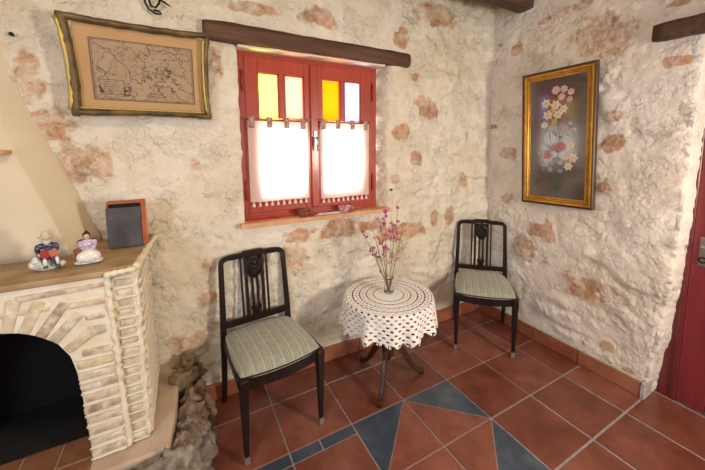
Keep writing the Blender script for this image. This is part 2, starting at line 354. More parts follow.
PB = [(-1.233, 1.73, 0.043, 0.09), (-1.074, 1.36, 0.092, 0.077), (-0.882, 1.734, 0.016, 0.018), (-0.628, 1.338, 0.023, 0.031), (-1.177, 1.539, 0.07, 0.077), (0.917, 1.713, 0.105, 0.078), (0.684, 1.533, 0.085, 0.05), (0.975, 2.383, 0.16, 0.076), (0.676, 2.177, 0.055, 0.065), (0.802, 1.924, 0.04, 0.028), (0.191, 0.893, 0.123, 0.06), (0.711, 0.812, 0.2, 0.055), (0.813, 1.347, 0.045, 0.05), (1.008, 0.876, 0.036, 0.064), (-0.70, 0.36, 0.09, 0.075), (0.076, 2.2, 0.11, 0.05), (-0.299, 2.18, 0.12, 0.03), (-0.507, 1.87, 0.03, 0.07), (-0.59, 0.792, 0.034, 0.05), (-0.321, 0.80, 0.05, 0.05), (-0.12, 0.75, 0.085, 0.09), (1.166, 0.884, 0.045, 0.09), (-0.55, 0.445, 0.06, 0.035), (-0.081, 0.89, 0.089, 0.044), (0.436, 0.89, 0.09, 0.04), (-0.60, 0.60, 0.04, 0.04), (0.62, 1.20, 0.03, 0.03), (1.30, 1.15, 0.04, 0.05)]
PR = [(-0.299, 2.075, 0.14, 0.118), (0.27, 2.151, 0.045, 0.038), (-0.662, 1.856, 0.045, 0.026), (-0.402, 1.442, 0.08, 0.042), (-0.367, 1.188, 0.038, 0.028), (0.297, 1.371, 0.07, 0.048), (-0.011, 0.827, 0.095, 0.058), (0.136, 0.661, 0.105, 0.083), (-0.312, 0.512, 0.12, 0.075), (0.287, 1.026, 0.045, 0.04), (0.414, 2.217, 0.025, 0.02), (-0.632, 2.146, 0.045, 0.018), (0.477, 1.589, 0.06, 0.02), (-0.137, 2.296, 0.07, 0.028), (0.071, 2.285, 0.04, 0.02), (-0.591, 0.105, 0.035, 0.025), (-0.454, 0.205, 0.045, 0.03), (-0.40, 1.60, 0.05, 0.03)]
def patchval(P, a, z):
    best = 0
    for k, (u, v, w, h) in enumerate(P):
        du = (a-u)/(w*1.15); dv = (z-v)/(h*1.15)
        if abs(du) > 1.6 or abs(dv) > 1.6: continue
        sq = (abs(du)**2.6+abs(dv)**2.6)**(1/2.6)
        d = sq+0.55*mn.noise(Vector((a*11+k*3, z*11, 1)))+0.25*mn.noise(Vector((a*30, z*30, k)))
        best = max(best, min((.46 if (P is PB and k in (0, 1, 3, 4, 14, 17, 18, 19, 20, 22)) or (P is PR and k in (0, 5, 9, 13, 17)) else 1), max(0, 1.30-d)))
    return best

def lines(a, b, step, extra=()):
    n = max(1, round((b-a)/step)); L_ = [a+(b-a)*k/n for k in range(n+1)]
    for e in extra:
        k = min(range(len(L_)), key=lambda q: abs(L_[q]-e)); L_[k] = e
    return L_

def wall_sheet(name, us, zs, place, nrm, PT, material, hole=None, holemap=None, damp=None, parent=None):
    """us: running coordinate along the wall, zs: heights; place(u,z,h)->xyz; hole=(u0,u1,z0,z1)"""
    bm = bmesh.new(); lay = bm.verts.layers.float.new('patch'); V = {}
    for i, u in enumerate(us):
        for j, z in enumerate(zs):
            uu, zz = (holemap(u, z) if holemap else (u, z))
            h = relief((uu, zz, len(PT)*1.0))
            pv = patchval(PT, uu, zz); h += 0.004*sstep(0.2, 0.6, pv)+(0.004*mn.noise(Vector((uu*55, zz*55, 0))) if pv > 0.3 else 0)
            if damp: h = damp(uu, zz, h)
            v = bm.verts.new(place(uu, zz, h)); v[lay] = pv; V[i, j] = v
    for i in range(len(us)-1):
        for j in range(len(zs)-1):
            if hole:
                cu = (us[i]+us[i+1])/2; cz = (zs[j]+zs[j+1])/2
                if hole[0] < cu < hole[1] and hole[2] < cz < hole[3]: continue
            f = bm.faces.new((V[i, j], V[i+1, j], V[i+1, j+1], V[i, j+1])); f.smooth = True
    return bm, V, lay

# back wall, X = u, plane Y = .545, room side is -Y
WX0, WX1, WZ0, WZ1 = -0.40, 0.575, 0.985, 1.99
us = lines(-2.4, -1.42, 0.05)[:-1]+lines(-1.42, 1.60, 0.0125, (WX0, WX1))
zs = lines(-0.01, 2.6, 0.0125, (WZ0, WZ1))
def hm_back(u, z):
    if abs(u-WX0) < 1e-6 and WZ0-.001 < z < WZ1+.001: u += 0.008*mn.noise(Vector((0, z*14, 2)))
    if abs(u-WX1) < 1e-6 and WZ0-.001 < z < WZ1+.001: u += 0.012*mn.noise(Vector((3, z*11, 2)))
    return u, z
def damp_back(u, z, h):
    h *= sstep(0.02, 0.14, z)*0.8+0.2
    # the wall is rougher and swells towards the corner, and rounds over at the window reveal
    rough = sstep(0.62, 0.95, u)
    h += rough*0.016*mn.fractal(Vector((u*9, z*6, 4)), 0.7, 2.1, 4)*sstep(0.1, 0.4, z)
    h += 0.055*sstep(1.30, 1.56, u)**2*sstep(0.3, 0.9, z)
    if WZ0-.02 < z < WZ1+.02:
        for e in (WX0, WX1):
            d = abs(u-e)
            if d < 0.03: h -= 0.008*(1-d/0.03)**2
    return h
bm, V, lay = wall_sheet('wall_back', us, zs, lambda u, z, h: (u, 0.545-h, z), None, PB, M_wall, (WX0, WX1, WZ0, WZ1), hm_back, damp_back)
# window reveal: splayed on the right
be = [e for e in bm.edges if e.is_boundary and all(WX0-.03 < v.co.x < WX1+.03 and WZ0-.02 < v.co.z < WZ1+.02 for v in e.verts)]
for stepk in range(3):
    r = bmesh.ops.extrude_edge_only(bm, edges=be); nv = [g for g in r['geom'] if isinstance(g, bmesh.types.BMVert)]
    be = [g for g in r['geom'] if isinstance(g, bmesh.types.BMEdge) and all(v in nv for v in g.verts)]
    for v in nv:
        v.co.y += 0.05
        if v.co.x > 0.4: v.co.x -= 0.022+0.003*mn.noise(v.co*20)
for f in bm.faces: f.smooth = True
wb = finish('wall_back', bm, M_wall, kind='structure')

# right wall: u = Y, plane X = 1.545
DY0, DY1, DZ = -1.75, -0.70, 1.985
us = lines(-3.6, -1.85, 0.08)[:-1]+lines(-1.85, 0.60, 0.0125, (DY0, DY1)); zs = lines(-0.01, 2.6, 0.0125, (DZ,))
def yedge(z):
    P = [(0, -0.655), (0.1, -0.665), (0.35, -0.695), (0.7, -0.722), (1.0, -0.735), (1.55, -0.742), (2.0, -0.752), (3, -0.752)]
    for (a, b), (c, d) in zip(P, P[1:]):
        if a <= z <= c: return b+(d-b)*(z-a)/(c-a)
    return -0.66
def hm_right(u, z):
    if u > DY1-1e-6 and u < DY1+0.12 and z < DZ+0.001:
        k = 1-(u-DY1)/0.12
        u += k*(yedge(z)-DY1+0.005*mn.noise(Vector((1, z*10, 7)))+0.004*mn.noise(Vector((1, z*40, 7))))
    return u, z
def damp_right(u, z, h):
    h = h*0.75*(sstep(0.02, 0.14, z)*0.8+0.2)
    if z < DZ and u > -0.9:
        d = u-yedge(z)
        if 0 <= d < 0.04: h -= 0.012*(1-d/0.04)**2
    return h
bm, V, lay = wall_sheet('wall_right', us, zs, lambda u, z, h: (1.545-h, u, z), None, PR, M_wall2, (DY0, DY1, -1, DZ), hm_right, damp_right)
be = [e for e in bm.edges if e.is_boundary and all(DY0-.01 < v.co.y < -0.60 and v.co.z < DZ+.02 and v.co.z > -0.02 for v in e.verts) and not all(v.co.z < 0.0 for v in e.verts)]
for stepk in range(6):
    r = bmesh.ops.extrude_edge_only(bm, edges=be); nv = [g for g in r['geom'] if isinstance(g, bmesh.types.BMVert)]
    be = [g for g in r['geom'] if isinstance(g, bmesh.types.BMEdge) and all(v in nv for v in g.verts)]
    for v in nv:
        v.co.x += 0.03
        if v.co.y > -1: v.co.y += 0.002*mn.noise(v.co*22)-0.003
for f in bm.faces: f.smooth = True
finish('wall_right', bm, M_wall2, kind='structure')

bm = bmesh.new(); box(bm, (-2.5, -3.6, -0.01), (-2.4, 0.7, 2.6)); finish('wall_left', bm, M_plain, kind='structure')
bm = bmesh.new(); box(bm, (-2.5, -3.7, -0.01), (1.9, -3.6, 2.6)); finish('wall_rear', bm, M_plain, kind='structure')
bm = bmesh.new(); box(bm, (-2.5, -3.6, 2.56), (1.9, 0.9, 2.66)); finish('ceiling', bm, M_ceil, kind='structure')

# ceiling beam over the corner
def rough_beam(bm, lo, hi, n=30, amp=0.008, seed=0, axis=0, taper=0.0):
    L0, L1 = lo[axis], hi[axis]; oth = [a for a in (0, 1, 2) if a != axis]
    rings = []
    sect = []
    for a, b in ((-1, -1), (1, -1), (1, 1), (-1, 1)):
        pass
    K = 4
    for i in range(n+1):
        t = i/n; pos = L0+(L1-L0)*t; ring = []
        c = [(lo[o]+hi[o])/2 for o in oth]; s = [(hi[o]-lo[o])/2 for o in oth]
        if i in (0, n): s = [x*0.94 for x in s]
        path = []
        for k in range(K): path.append((-1+2*k/K, -1))
        for k in range(K): path.append((1, -1+2*k/K))
        for k in range(K): path.append((1-2*k/K, 1))
        for k in range(K): path.append((-1, 1-2*k/K))
        for a, b in path:
            rr = 0.93 if abs(a) == 1 and abs(b) == 1 else 1
            p = [0, 0, 0]; p[axis] = pos; p[oth[0]] = c[0]+a*s[0]*rr; p[oth[1]] = c[1]+b*s[1]*rr
            q = Vector(p); nn = mn.fractal(Vector((q.x*(3 if axis == 0 else 11)+seed, q.y*(3 if axis == 1 else 11), q.z*11)), 0.9, 2, 3)
            p[oth[0]] += a*nn*amp; p[oth[1]] += b*nn*amp
            ring.append(bm.verts.new(p))
        rings.append(ring)
    m_ = len(rings[0])
    for a, b in zip(rings, rings[1:]):
        for k in range(m_): bm.faces.new((a[k], a[(k+1) % m_], b[(k+1) % m_], b[k])).smooth = True
    bm.faces.new(rings[0]); bm.faces.new(rings[-1])
bm = bmesh.new(); rough_beam(bm, (-2.4, 0.145, 2.395), (1.56, 0.275, 2.565), 40, 0.006)
tag(finish('ceiling_beam', bm, M_beam, kind='structure'), 'dark wooden ceiling beam running into right wall above the corner', 'beam')

# lintels
bm = bmesh.new(); rough_beam(bm, (-0.562, 0.490, 1.974), (0.727, 0.70, 2.070), 60, 0.006, 3)
sb = bmesh.new(); box(sb, (-.40, .515, 1.962), (.535, .70, 1.974), .003)
bmesh.ops.subdivide_edges(sb, edges=[e for e in sb.edges if abs(e.verts[0].co.x-e.verts[1].co.x) > .3], cuts=24)
for v in sb.verts: v.co.z += .003*mn.noise(v.co*16); v.co.y += .004*mn.noise(v.co*12)
finish('trim_5', sb, M_plain, kind='structure')
lint = finish('trim_1', bm, M_lint, kind='structure')
bm = bmesh.new(); rough_beam(bm, (1.47, -1.95, 1.965), (1.70, -0.565, 2.055), 30, 0.009, 9, axis=1)
finish('trim_2', bm, M_beam, kind='structure')

# skirting
def skirt(name, runs):
    bm = bmesh.new(); lay = bm.faces.layers.float.new('tint'); rr = random.Random(5)
    for (lo, hi) in runs:
        n0 = len(bm.faces); box(bm, lo, hi, 0.004)
        t = 0.5+rr.uniform(-0.2, 0.2); bm.faces.ensure_lookup_table()
        for f in bm.faces[n0:]: f[lay] = t
    return bm
H = 0.088
runs = []; xs = [-0.655, -0.335, -0.003, 0.327, 0.657, 0.987, 1.317, 1.50]
for a, b in zip(xs, xs[1:]): runs.append(((a+0.002, 0.517, 0.001), (b-0.002, 0.56, H+0.008)))
finish('baseboard_back', skirt('s', runs), M_skirt, kind='structure')
runs = []; ys = [0.515, 0.335, 0.005, -0.308, -0.648]
for a, b in zip(ys, ys[1:]): runs.append(((1.512, b+0.002, 0.001), (1.56, a-0.002, H+0.006)))
o = finish('baseboard_right', skirt('s', runs), M_skirt, kind='structure')
bm = bmesh.new(); box(bm, (1.508, -0.672, 0), (1.60, -0.649, H+0.008), 0.004); box(bm, (1.514, -0.65, H+0.006), (1.56, 0.5, H+0.014), 0.003)
finish('trim_3', bm, M_grey, kind='structure')

# ------------------------------------------------------------------ red door
door = thing('door_1', '', ''); del door['label']; del door['category']; door['kind'] = 'structure'
door.location = (1.68, -1.2, 0)
bm = bmesh.new()
for lo, hi in (((1.665, -0.742, 0), (1.73, -0.675, 1.99)), ((1.665, -1.80, 0), (1.73, -1.70, 1.99)), ((1.666, -1.72, 1.90), (1.729, -0.73, 2.02))): box(bm, lo, hi, 0.004)
box(bm, (1.655, -0.758, 0), (1.70, -0.735, 1.93), 0.004)
d1 = finish('door_frame', bm, M_reddoor2)
bm = bmesh.new(); box(bm, (1.675, -1.695, 0.01), (1.715, -0.75, 1.895), 0.003)
for y0, y1, z0, z1 in ((-0.875, -0.756, 0.01, 1.894), (-1.69, -1.575, 0.01, 1.894), (-1.574, -0.876, 0.011, 0.20), (-1.574, -0.876, 0.95, 1.07), (-1.574, -0.876, 1.77, 1.893)):
    box(bm, (1.657, y0, z0), (1.68, y1, z1), 0.005)
for z0, z1 in ((0.24, 0.91), (1.11, 1.73)): box(bm, (1.665, -1.53, z0), (1.685, -0.92, z1), 0.012)
d2 = finish('door_leaf', bm, M_reddoor)
bm = bmesh.new()
box(bm, (1.652, -0.822, 0.80), (1.660, -0.786, 0.955), 0.003)
tube(bm, [(1.655, -0.804, 0.915), (1.615, -0.804, 0.915), (1.605, -0.815, 0.915), (1.605, -0.90, 0.912)], 0.007, 8)
lathe_bm = bm
d3 = finish('door_handle', bm, M_steel)
bm = bmesh.new()
tube(bm, [(1.650, -0.804+0.014*math.cos(a), 0.835+0.014*math.sin(a)) for a in [k*PI/8 for k in range(17)]], 0.004, 6)
d4 = finish('keyhole_ring', bm, M_iron)
for d in (d1, d2, d3): d.parent = door; d.matrix_parent_inverse = Matrix.Translation(-door.location)
d4.parent = d3

# ------------------------------------------------------------------ window
win = thing('window_1', '', ''); del win['label']; del win['category']; win['kind'] = 'structure'
def glass(name, col, mixgloss=0.06, rough=0.05):
    m_, nt, N, L, B = mat(name); N.remove(B); out = N['Material Output']
    tr = N.new('ShaderNodeBsdfTransparent'); tr.inputs[0].default_value = (*col, 1)
    tl = N.new('ShaderNodeBsdfTranslucent'); tl.inputs[0].default_value = (*col, 1)
    nz = N.new('ShaderNodeTexNoise'); nz.inputs['Scale'].default_value = 70
    gl = N.new('ShaderNodeBsdfGlossy'); gl.inputs['Roughness'].default_value = rough; gl.inputs['Color'].default_value = (0.8, 0.8, 0.8, 1)
    bp = N.new('ShaderNodeBump'); bp.inputs['Strength'].default_value = 0.2; L.new(nz.outputs['Fac'], bp.inputs['Height']); L.new(bp.outputs[0], gl.inputs['Normal'])
    m1 = N.new('ShaderNodeMixShader'); m1.inputs[0].default_value = 0.3; L.new(tr.outputs[0], m1.inputs[1]); L.new(tl.outputs[0], m1.inputs[2])
    m2 = N.new('ShaderNodeMixShader'); m2.inputs[0].default_value = mixgloss; L.new(m1.outputs[0], m2.inputs[1]); L.new(gl.outputs[0], m2.inputs[2])
    L.new(m2.outputs[0], out.inputs['Surface']); return m_
G_lime = glass('pale_lime_glass', (0.95, 1.0, 0.36)); G_rose = glass('pale_rose_glass', (1.0, 0.58, 0.45)); G_amber = glass('amber_glass', (1.0, 0.46, 0.004)); G_clear = glass('frosted_clear_glass', (0.80, 0.74, 1.0))
G_plain = glass('clear_window_glass', (0.97, 0.98, 0.98))
bm = bmesh.new()
FX0, FX1, FZ0, FZ1 = -0.425, 0.512, 1.005, 1.962
for lo, hi in (((FX0, .60, FZ0), (-.360, .66, FZ1)), ((.466, .60, FZ0), (FX1, .66, FZ1)), ((-.3605, .6005, FZ1-.030), (.4665, .66, FZ1)), ((-.3605, .6005, FZ0), (.4665, .66, FZ0+.04))): box(bm, lo, hi, .002)
box(bm, (FX0, .588, FZ0), (FX1, .605, FZ0+.018), .003)
finish('window_frame', bm, M_redwood, win)
def casement(x0, x1, px, gl, name):
    bm = bmesh.new(); z0, z1 = FZ0+.038, FZ1-.028
    a, b, c, d = px
    for lo, hi in (((x0, .588, z0), (a, .632, z1)), ((d, .588, z0), (x1, .632, z1)), ((a-.001, .589, 1.853), (d+.001, .631, z1)), ((a-.001, .589, z0), (d+.001, .631, 1.125)), ((a-.001, .590, 1.545), (d+.001, .630, 1.588)), ((b, .591, 1.58), (c, .629, 1.86))): box(bm, lo, hi, .003)
    for q0, q1 in ((a, b), (c, d)):   # glazing beads
        for lo, hi in (((q0, .595, 1.585), (q0+.006, .605, 1.855)), ((q1-.006, .595, 1.585), (q1, .605, 1.855)), ((q0, .595, 1.848), (q1, .605, 1.855)), ((q0, .595, 1.586), (q1, .605, 1.593))): box(bm, lo, hi)
    o = finish('casement', bm, M_redwood, win)
    for (p0, p1, q0, q1), g, lab in (((a, b, 1.587, 1.854), gl[0], gl[2]), ((c, d, 1.587, 1.854), gl[1], gl[3]), ((a, d, 1.12, 1.55), G_plain, None)):
        bm = bmesh.new(); box(bm, (p0-.002, .608, q0-.001), (p1+.002, .612, q1+.001))
        p = finish('pane', bm, g, o)
        if lab: p['label'] = lab
    return o
c1 = casement(-.358, .043, (-.287, -.168, -.132, -.013), (G_lime, G_rose, 'pale lime stained glass', 'pale rose stained glass'), 'l')
c2 = casement(.047, .464, (.106, .233, .264, .384), (G_amber, G_clear, 'bright amber stained glass', 'clear frosted glass'), 'r')
bm = bmesh.new(); box(bm, (.022, .572, FZ0+.045), (.070, .592, FZ1-.035), .004); finish('meeting_bead', bm, M_redwood, win)
bm = bmesh.new(); box(bm, (.036, .563, 1.44), (.056, .573, 1.53), .003); tube(bm, [(.046, .565, 1.485), (.046, .535, 1.485)], .006); tube(bm, [(.046, .537, 1.492), (.047, .533, 1.46), (.049, .535, 1.405)], [.007, .0075, .005])
finish('window_handle', bm, M_steel, win)
for hx in (-.372, .478):
    for hz in (1.18, 1.80):
        bm = bmesh.new(); tube(bm, [(hx, .592, hz-.05), (hx, .592, hz+.05)], .006); blob(bm, (hx, .592, hz+.054), .007, 1); blob(bm, (hx, .592, hz-.054), .007, 1)
        finish('hinge', bm, M_redwood, win)
# sill
bm = bmesh.new(); N_ = 40
for xa, xb in ((-.425, -.102), (-.100, .222), (.224, .565)):
    vs = box(bm, (xa, .488, .978), (xb, .655, 1.004), 0.0)
bmesh.ops.subdivide_edges(bm, edges=[e for e in bm.edges if abs(e.verts[0].co.x-e.verts[1].co.x) > .1], cuts=10)
for v in bm.verts:
    if v.co.y < .5: v.co.y += 0.006*mn.noise(Vector((v.co.x*14, 0, 0))); v.co.z += 0.003*mn.noise(Vector((v.co.x*20, v.co.z, 0)))
finish('trim_4', bm, M_sill, kind='structure')

# curtains
def cloth_mat(name, c, tr=0.5):
    m_, nt, N, L, B = mat(name); out = N['Material Output']
    B.inputs['Base Color'].default_value = (*c, 1); B.inputs['Roughness'].default_value = 0.9
    tl = N.new('ShaderNodeBsdfTranslucent'); tl.inputs[0].default_value = (*c, 1)
    tp = N.new('ShaderNodeBsdfTransparent')
    tc = N.new('ShaderNodeTexCoord'); wv = N.new('ShaderNodeTexNoise'); wv.inputs['Scale'].default_value = 300; L.new(tc.outputs['Object'], wv.inputs['Vector'])
    bp = N.new('ShaderNodeBump'); bp.inputs['Strength'].default_value = .3; bp.inputs['Distance'].default_value = .001; L.new(wv.outputs['Fac'], bp.inputs['Height']); L.new(bp.outputs[0], B.inputs['Normal'])
    mx = N.new('ShaderNodeMixShader'); mx.inputs[0].default_value = tr; L.new(B.outputs[0], mx.inputs[1]); L.new(tl.outputs[0], mx.inputs[2])
    m2 = N.new('ShaderNodeMixShader'); m2.inputs[0].default_value = 0.22; L.new(mx.outputs[0], m2.inputs[1]); L.new(tp.outputs[0], m2.inputs[2])
    L.new(m2.outputs[0], out.inputs['Surface']); return m_
M_curt = cloth_mat('thin_white_cotton', (0.95, 0.86, 0.76)); M_tass = simple('tassel_cotton', (0.85, 0.68, 0.58), 0.9)
def floral():
    m_, nt, N, L, B = mat('floral_tab_cloth'); tc = N.new('ShaderNodeTexCoord')
    v = N.new('ShaderNodeTexVoronoi'); v.inputs['Scale'].default_value = 75; L.new(tc.outputs['Object'], v.inputs['Vector'])
    r = ramp(N, [(0.0, (0.75, 0.62, 0.50)), (0.45, (0.42, 0.26, 0.20)), (0.9, (0.30, 0.17, 0.13))]); L.new(v.outputs['Distance'], r.inputs['Fac']); L.new(r.outputs[0], B.inputs['Base Color']); B.inputs['Roughness'].default_value = .9
    return m_
M_flor = floral()
def curtain(x0, x1, z0, z1, tabs, ntas, label):
    t = thing('cafe_curtain', label, 'curtain', ((x0+x1)/2, .565, z0), group=None)
    ox, oz = (x0+x1)/2, z0
    bm = bmesh.new(); nx, nz = 50, 40; V = {}
    for i in range(nx+1):
        for j in range(nz+1):
            u = i/nx; w = j/nz; x = x0+(x1-x0)*u
            y = 0.004*math.sin(u*9+1.3)*(0.4+0.6*w)+0.003*mn.noise(Vector((x*12, w*3, 2)))
            V[i, j] = bm.verts.new((x-ox, y, (z1-z0)*w+(0.003*mn.noise(Vector((x*9, 0, 0))) if j == 0 else 0)))
    for i in range(nx):
        for j in range(nz): bm.faces.new((V[i, j], V[i+1, j], V[i+1, j+1], V[i, j+1])).smooth = True
    finish('cloth', bm, M_curt, t)
    for tx in tabs:
        bm = bmesh.new(); vs = []
        prof = [(.000, -.052), (-.007, -.03), (-.008, 0), (-.005, .010), (.001, .012), (.006, .004), (.005, -.02)]
        for (a, b) in prof: vs.append([bm.verts.new((tx-ox+s*.0145, a-.002, z1-z0+.012+b)) for s in (-1, 1)])
        for p, q in zip(vs, vs[1:]): bm.faces.new((p[0], p[1], q[1], q[0])).smooth = True
        o = finish('hanging_tab', bm, M_flor, t)
        md = o.modifiers.new('s', 'SOLIDIFY'); md.thickness = .0015
    for k in range(ntas):
        bm = bmesh.new(); x = x0+(x1-x0)*(k+.5)/ntas-ox
        lathe(bm, [(0, .004), (.003, .002), (.0035, -.002), (.0022, -.006), (.006, -.012), (.0105, -.024), (.0108, -.028), (0, -.028)], 10, (x, 0.002, 0))
        finish('tassel', bm, M_tass, t)
    return t
curtain(-.357, -.003, 1.112, 1.578, (-.335, -.235, -.135, -.035), 10, 'white tab-top cafe curtain with tassels on left half of window')
curtain(.078, .430, 1.100, 1.580, (.098, .20, .305, .405), 10, 'white tab-top cafe curtain with tassels on right half of window')
for x0, x1, lab in ((-.375, .015, 'thin brass rod carrying the left white cafe curtain'), (.060, .455, 'thin brass rod carrying the right white cafe curtain')):
    bm = bmesh.new(); tube(bm, [(x0, .562, 1.594), (x1, .562, 1.596)], .003, 8)
    for x in (x0, x1): blob(bm, (x, .562, 1.595), .0055, 1); tube(bm, [(x+(.008 if x == x0 else -.008), .562, 1.595), (x+(.008 if x == x0 else -.008), .590, 1.595)], .0025, 6)
    tag(finish('curtain_rod', bm, M_brass), lab, 'curtain rod', 'curtain rods on the window')

# ------------------------------------------------------------------ fireplace
fp = thing('fireplace', 'whitewashed brick corner fireplace with arched black opening and sloping plaster hood', 'fireplace', (-1.4, .3, 0))
def fpart(name, bm, m_, parent=None, smooth=False):
    o = finish(name, bm, m_, None, smooth); o.parent = parent or fp
    if parent is None: o.matrix_parent_inverse = Matrix.Translation(-Vector(fp.location))
    return o
FY = 0.035
arch = [(-1.034, .30), (-1.041, .448), (-1.047, .587), (-1.054, .656), (-1.066, .715), (-1.095, .770), (-1.138, .809), (-1.179, .832), (-1.223, .845), (-1.27, .850)]
arch = arch+[(-2.54-x, z) for x, z in reversed(arch[:-1])]
# surround: front slab with arch cut out, jagged by brick ends
bm = bmesh.new()
pts = [(-0.925, .30)]+[(-0.945, .98)]+[(-1.60, .98), (-1.60, .30)]+[(x, z) for x, z in reversed(arch)]
fr = [bm.verts.new((x, FY, z)) for x, z in pts]; bk = [bm.verts.new((x, FY+.13, z)) for x, z in pts]
bm.faces.new(fr); bm.faces.new(list(reversed(bk)))
for k in range(len(pts)): k2 = (k+1) % len(pts); bm.faces.new((fr[k], bk[k], bk[k2], fr[k2]))
box(bm, (-0.955, .055, .30), (-0.868, .19, .98), 0.004)         # set-back panel
box(bm, (-1.02, .15, .30), (-0.868, .545, .98), 0.004)            # side cheek
surround = fpart('surround', bm, M_mortar)
md = surround.modifiers.new('b', 'BEVEL'); md.width = .006; md.segments = 2; md.limit_method = 'ANGLE'
# thick mortar ridges on the outer corners
rr = random.Random(11)
bm = bmesh.new()
def ridge(p0, p1, r, n):
    pts_ = [Vector(p0).lerp(Vector(p1), k/n)+Vector((rr.uniform(-.003, .003), rr.uniform(-.003, .003), 0)) for k in range(n+1)]
    tube(bm, pts_, [r*rr.uniform(.75, 1.35) for _ in pts_], 8)
ridge((-.949, FY+.004, .99), (-.926, FY+.004, .305), .010, 60)
ridge((-.868, .062, .985), (-.866, .062, .31), .008, 34)
fpart('mortar_ridge', bm, M_mortar, surround)
# bricks
bm = bmesh.new(); lay = bm.faces.layers.float.new('tint')
def brick(c, w, h, ang=0, dep=.02, plane='front', tint=None, y=FY):
    n0 = len(bm.faces)
    t = rr.random() if tint is None else tint
    if plane == 'front':
        M = Matrix.Translation((c[0], y, c[1])) @ Matrix.Rotation(-ang, 4, 'Y')
        vs = box(bm, (-w/2, -.006, -h/2), (w/2, dep, h/2), min(.005, h*.3), M=M, seg=2)
    else:
        M = Matrix.Translation((-.868, c[0], c[1]))
        vs = box(bm, (-.02, -w/2, -h/2), (.006, w/2, h/2), min(.005, h*.3), M=M, seg=2)
    for v in vs: v.co += Vector((mn.noise(v.co*60), mn.noise(v.co*60+Vector((4, 4, 4))), mn.noise(v.co*60+Vector((9, 1, 2)))))*.004
    bm.faces.ensure_lookup_table()
    for f in bm.faces[n0:]: f[lay] = t; f.smooth = True
z = .325
while z < .74:                                                   # pillar courses
    t0 = sstep(.3, .8, z); x1 = -.937-.012*t0; x0 = -1.036-.018*t0+rr.uniform(-.004, .004)
    if z > .70: x0 += .02
    brick(((x0+x1)/2, z+.003), x1-x0, .026, rr.uniform(-.02, .02), tint=(.0 if .63 < z < .68 else None)); z += .043
brick((-1.068, .949), .225, .018, .02, tint=.85); brick((-1.008, .893), .10, .020, 0, tint=.8); brick((-.988, .842), .055, .022, 0, tint=.95)
brick((-.985, .79), .045, .035, 0, tint=.5)
brick((-1.31, .955), .14, .018, .0, tint=.8); brick((-1.165, .900), .12, .018, 0, tint=.3)
for k, (a, l) in enumerate(((0.98, .10), (0.76, .12), (.60, .135), (.42, .12), (.24, .115), (.08, .12), (-.1, .12), (-.28, .12), (-.46, .12))):   # voussoirs
    th = PI/2-a*1.0; cx_, cz_ = -1.265, .60
    rx = .215+.012; x = cx_+math.cos(th)*(rx+l/2); zz = cz_+math.sin(th)*(.245+l/2)
    brick((x, zz), l*.92, .030, th, tint=(.95 if k == 2 else rr.uniform(.1, .6)))
z = .325
while z < .98:                                                   # set-back panel
    brick((-.901, z), .050+rr.uniform(-.006, .006), .022, 0, y=.055, dep=.02, tint=rr.uniform(0, .8)); z += .0385
z = .33; k = 0
while z < .98:                                                   # side courses
    yy = .085+(0.0 if k % 2 else .0)
    while yy < .52:
        w_ = rr.uniform(.17, .22); w_ = min(w_, .53-yy)
        if w_ > .03: brick((yy+w_/2, z+.004), w_-.012, .022, plane='side', tint=rr.uniform(0, .7))
        yy += w_
    z += .0385; k += 1
fpart('brickwork', bm, M_brick, surround)
bm = bmesh.new(); z = .325-.019          # raised white joints
while z < .985:
    pts_ = [Vector((-.862+rr.uniform(-.002, .002), .07+.46*k/14, z+.004+rr.uniform(-.002, .002)+.004*k/14)) for k in range(15)]
    tube(bm, pts_, [.0105*rr.uniform(.85, 1.15) for _ in pts_], 6, flat=.6)
    pts_ = [Vector((-.935+.072*k/5, .050, z+rr.uniform(-.0015, .0015))) for k in range(6)]
    tube(bm, pts_, [.0045*rr.uniform(.8, 1.2) for _ in pts_], 6); z += .0385
z = .325-.021
while z < .72:
    pts_ = [Vector((-1.04-.015*sstep(.3, .8, z)+.105*k/7, FY-.001, z+.002+rr.uniform(-.0015, .0015))) for k in range(8)]
    tube(bm, pts_, [.0045*rr.uniform(.8, 1.2) for _ in pts_], 6); z += .043
ridge((-.953, FY-.01, .985), (-.868, .052, .985), .010, 12); ridge((-.866, .055, .990), (-.826, .53, .990), .011, 34)
fpart('raised_joints', bm, M_mortar, surround)
# mantel shelf
bm = bmesh.new()
mp_ = [(-2.4, .024), (-.955, .024), (-.94, .045), (-.872, .06), (-.832, .56), (-2.4, .56)]
def prism(bm, mp, z0, z1, bev=0):
    lo = [bm.verts.new((x, y, z0)) for x, y in mp]; hi = [bm.verts.new((x, y, z1)) for x, y in mp]
    bm.faces.new(lo); bm.faces.new(hi)
    for k in range(len(mp)): k2 = (k+1) % len(mp); bm.faces.new((lo[k], lo[k2], hi[k2], hi[k]))
prism(bm, mp_, .978, 1.0)
o = fpart('mantel_shelf', bm, M_mantel); md = o.modifiers.new('b', 'BEVEL'); md.width = .006; md.segments = 3
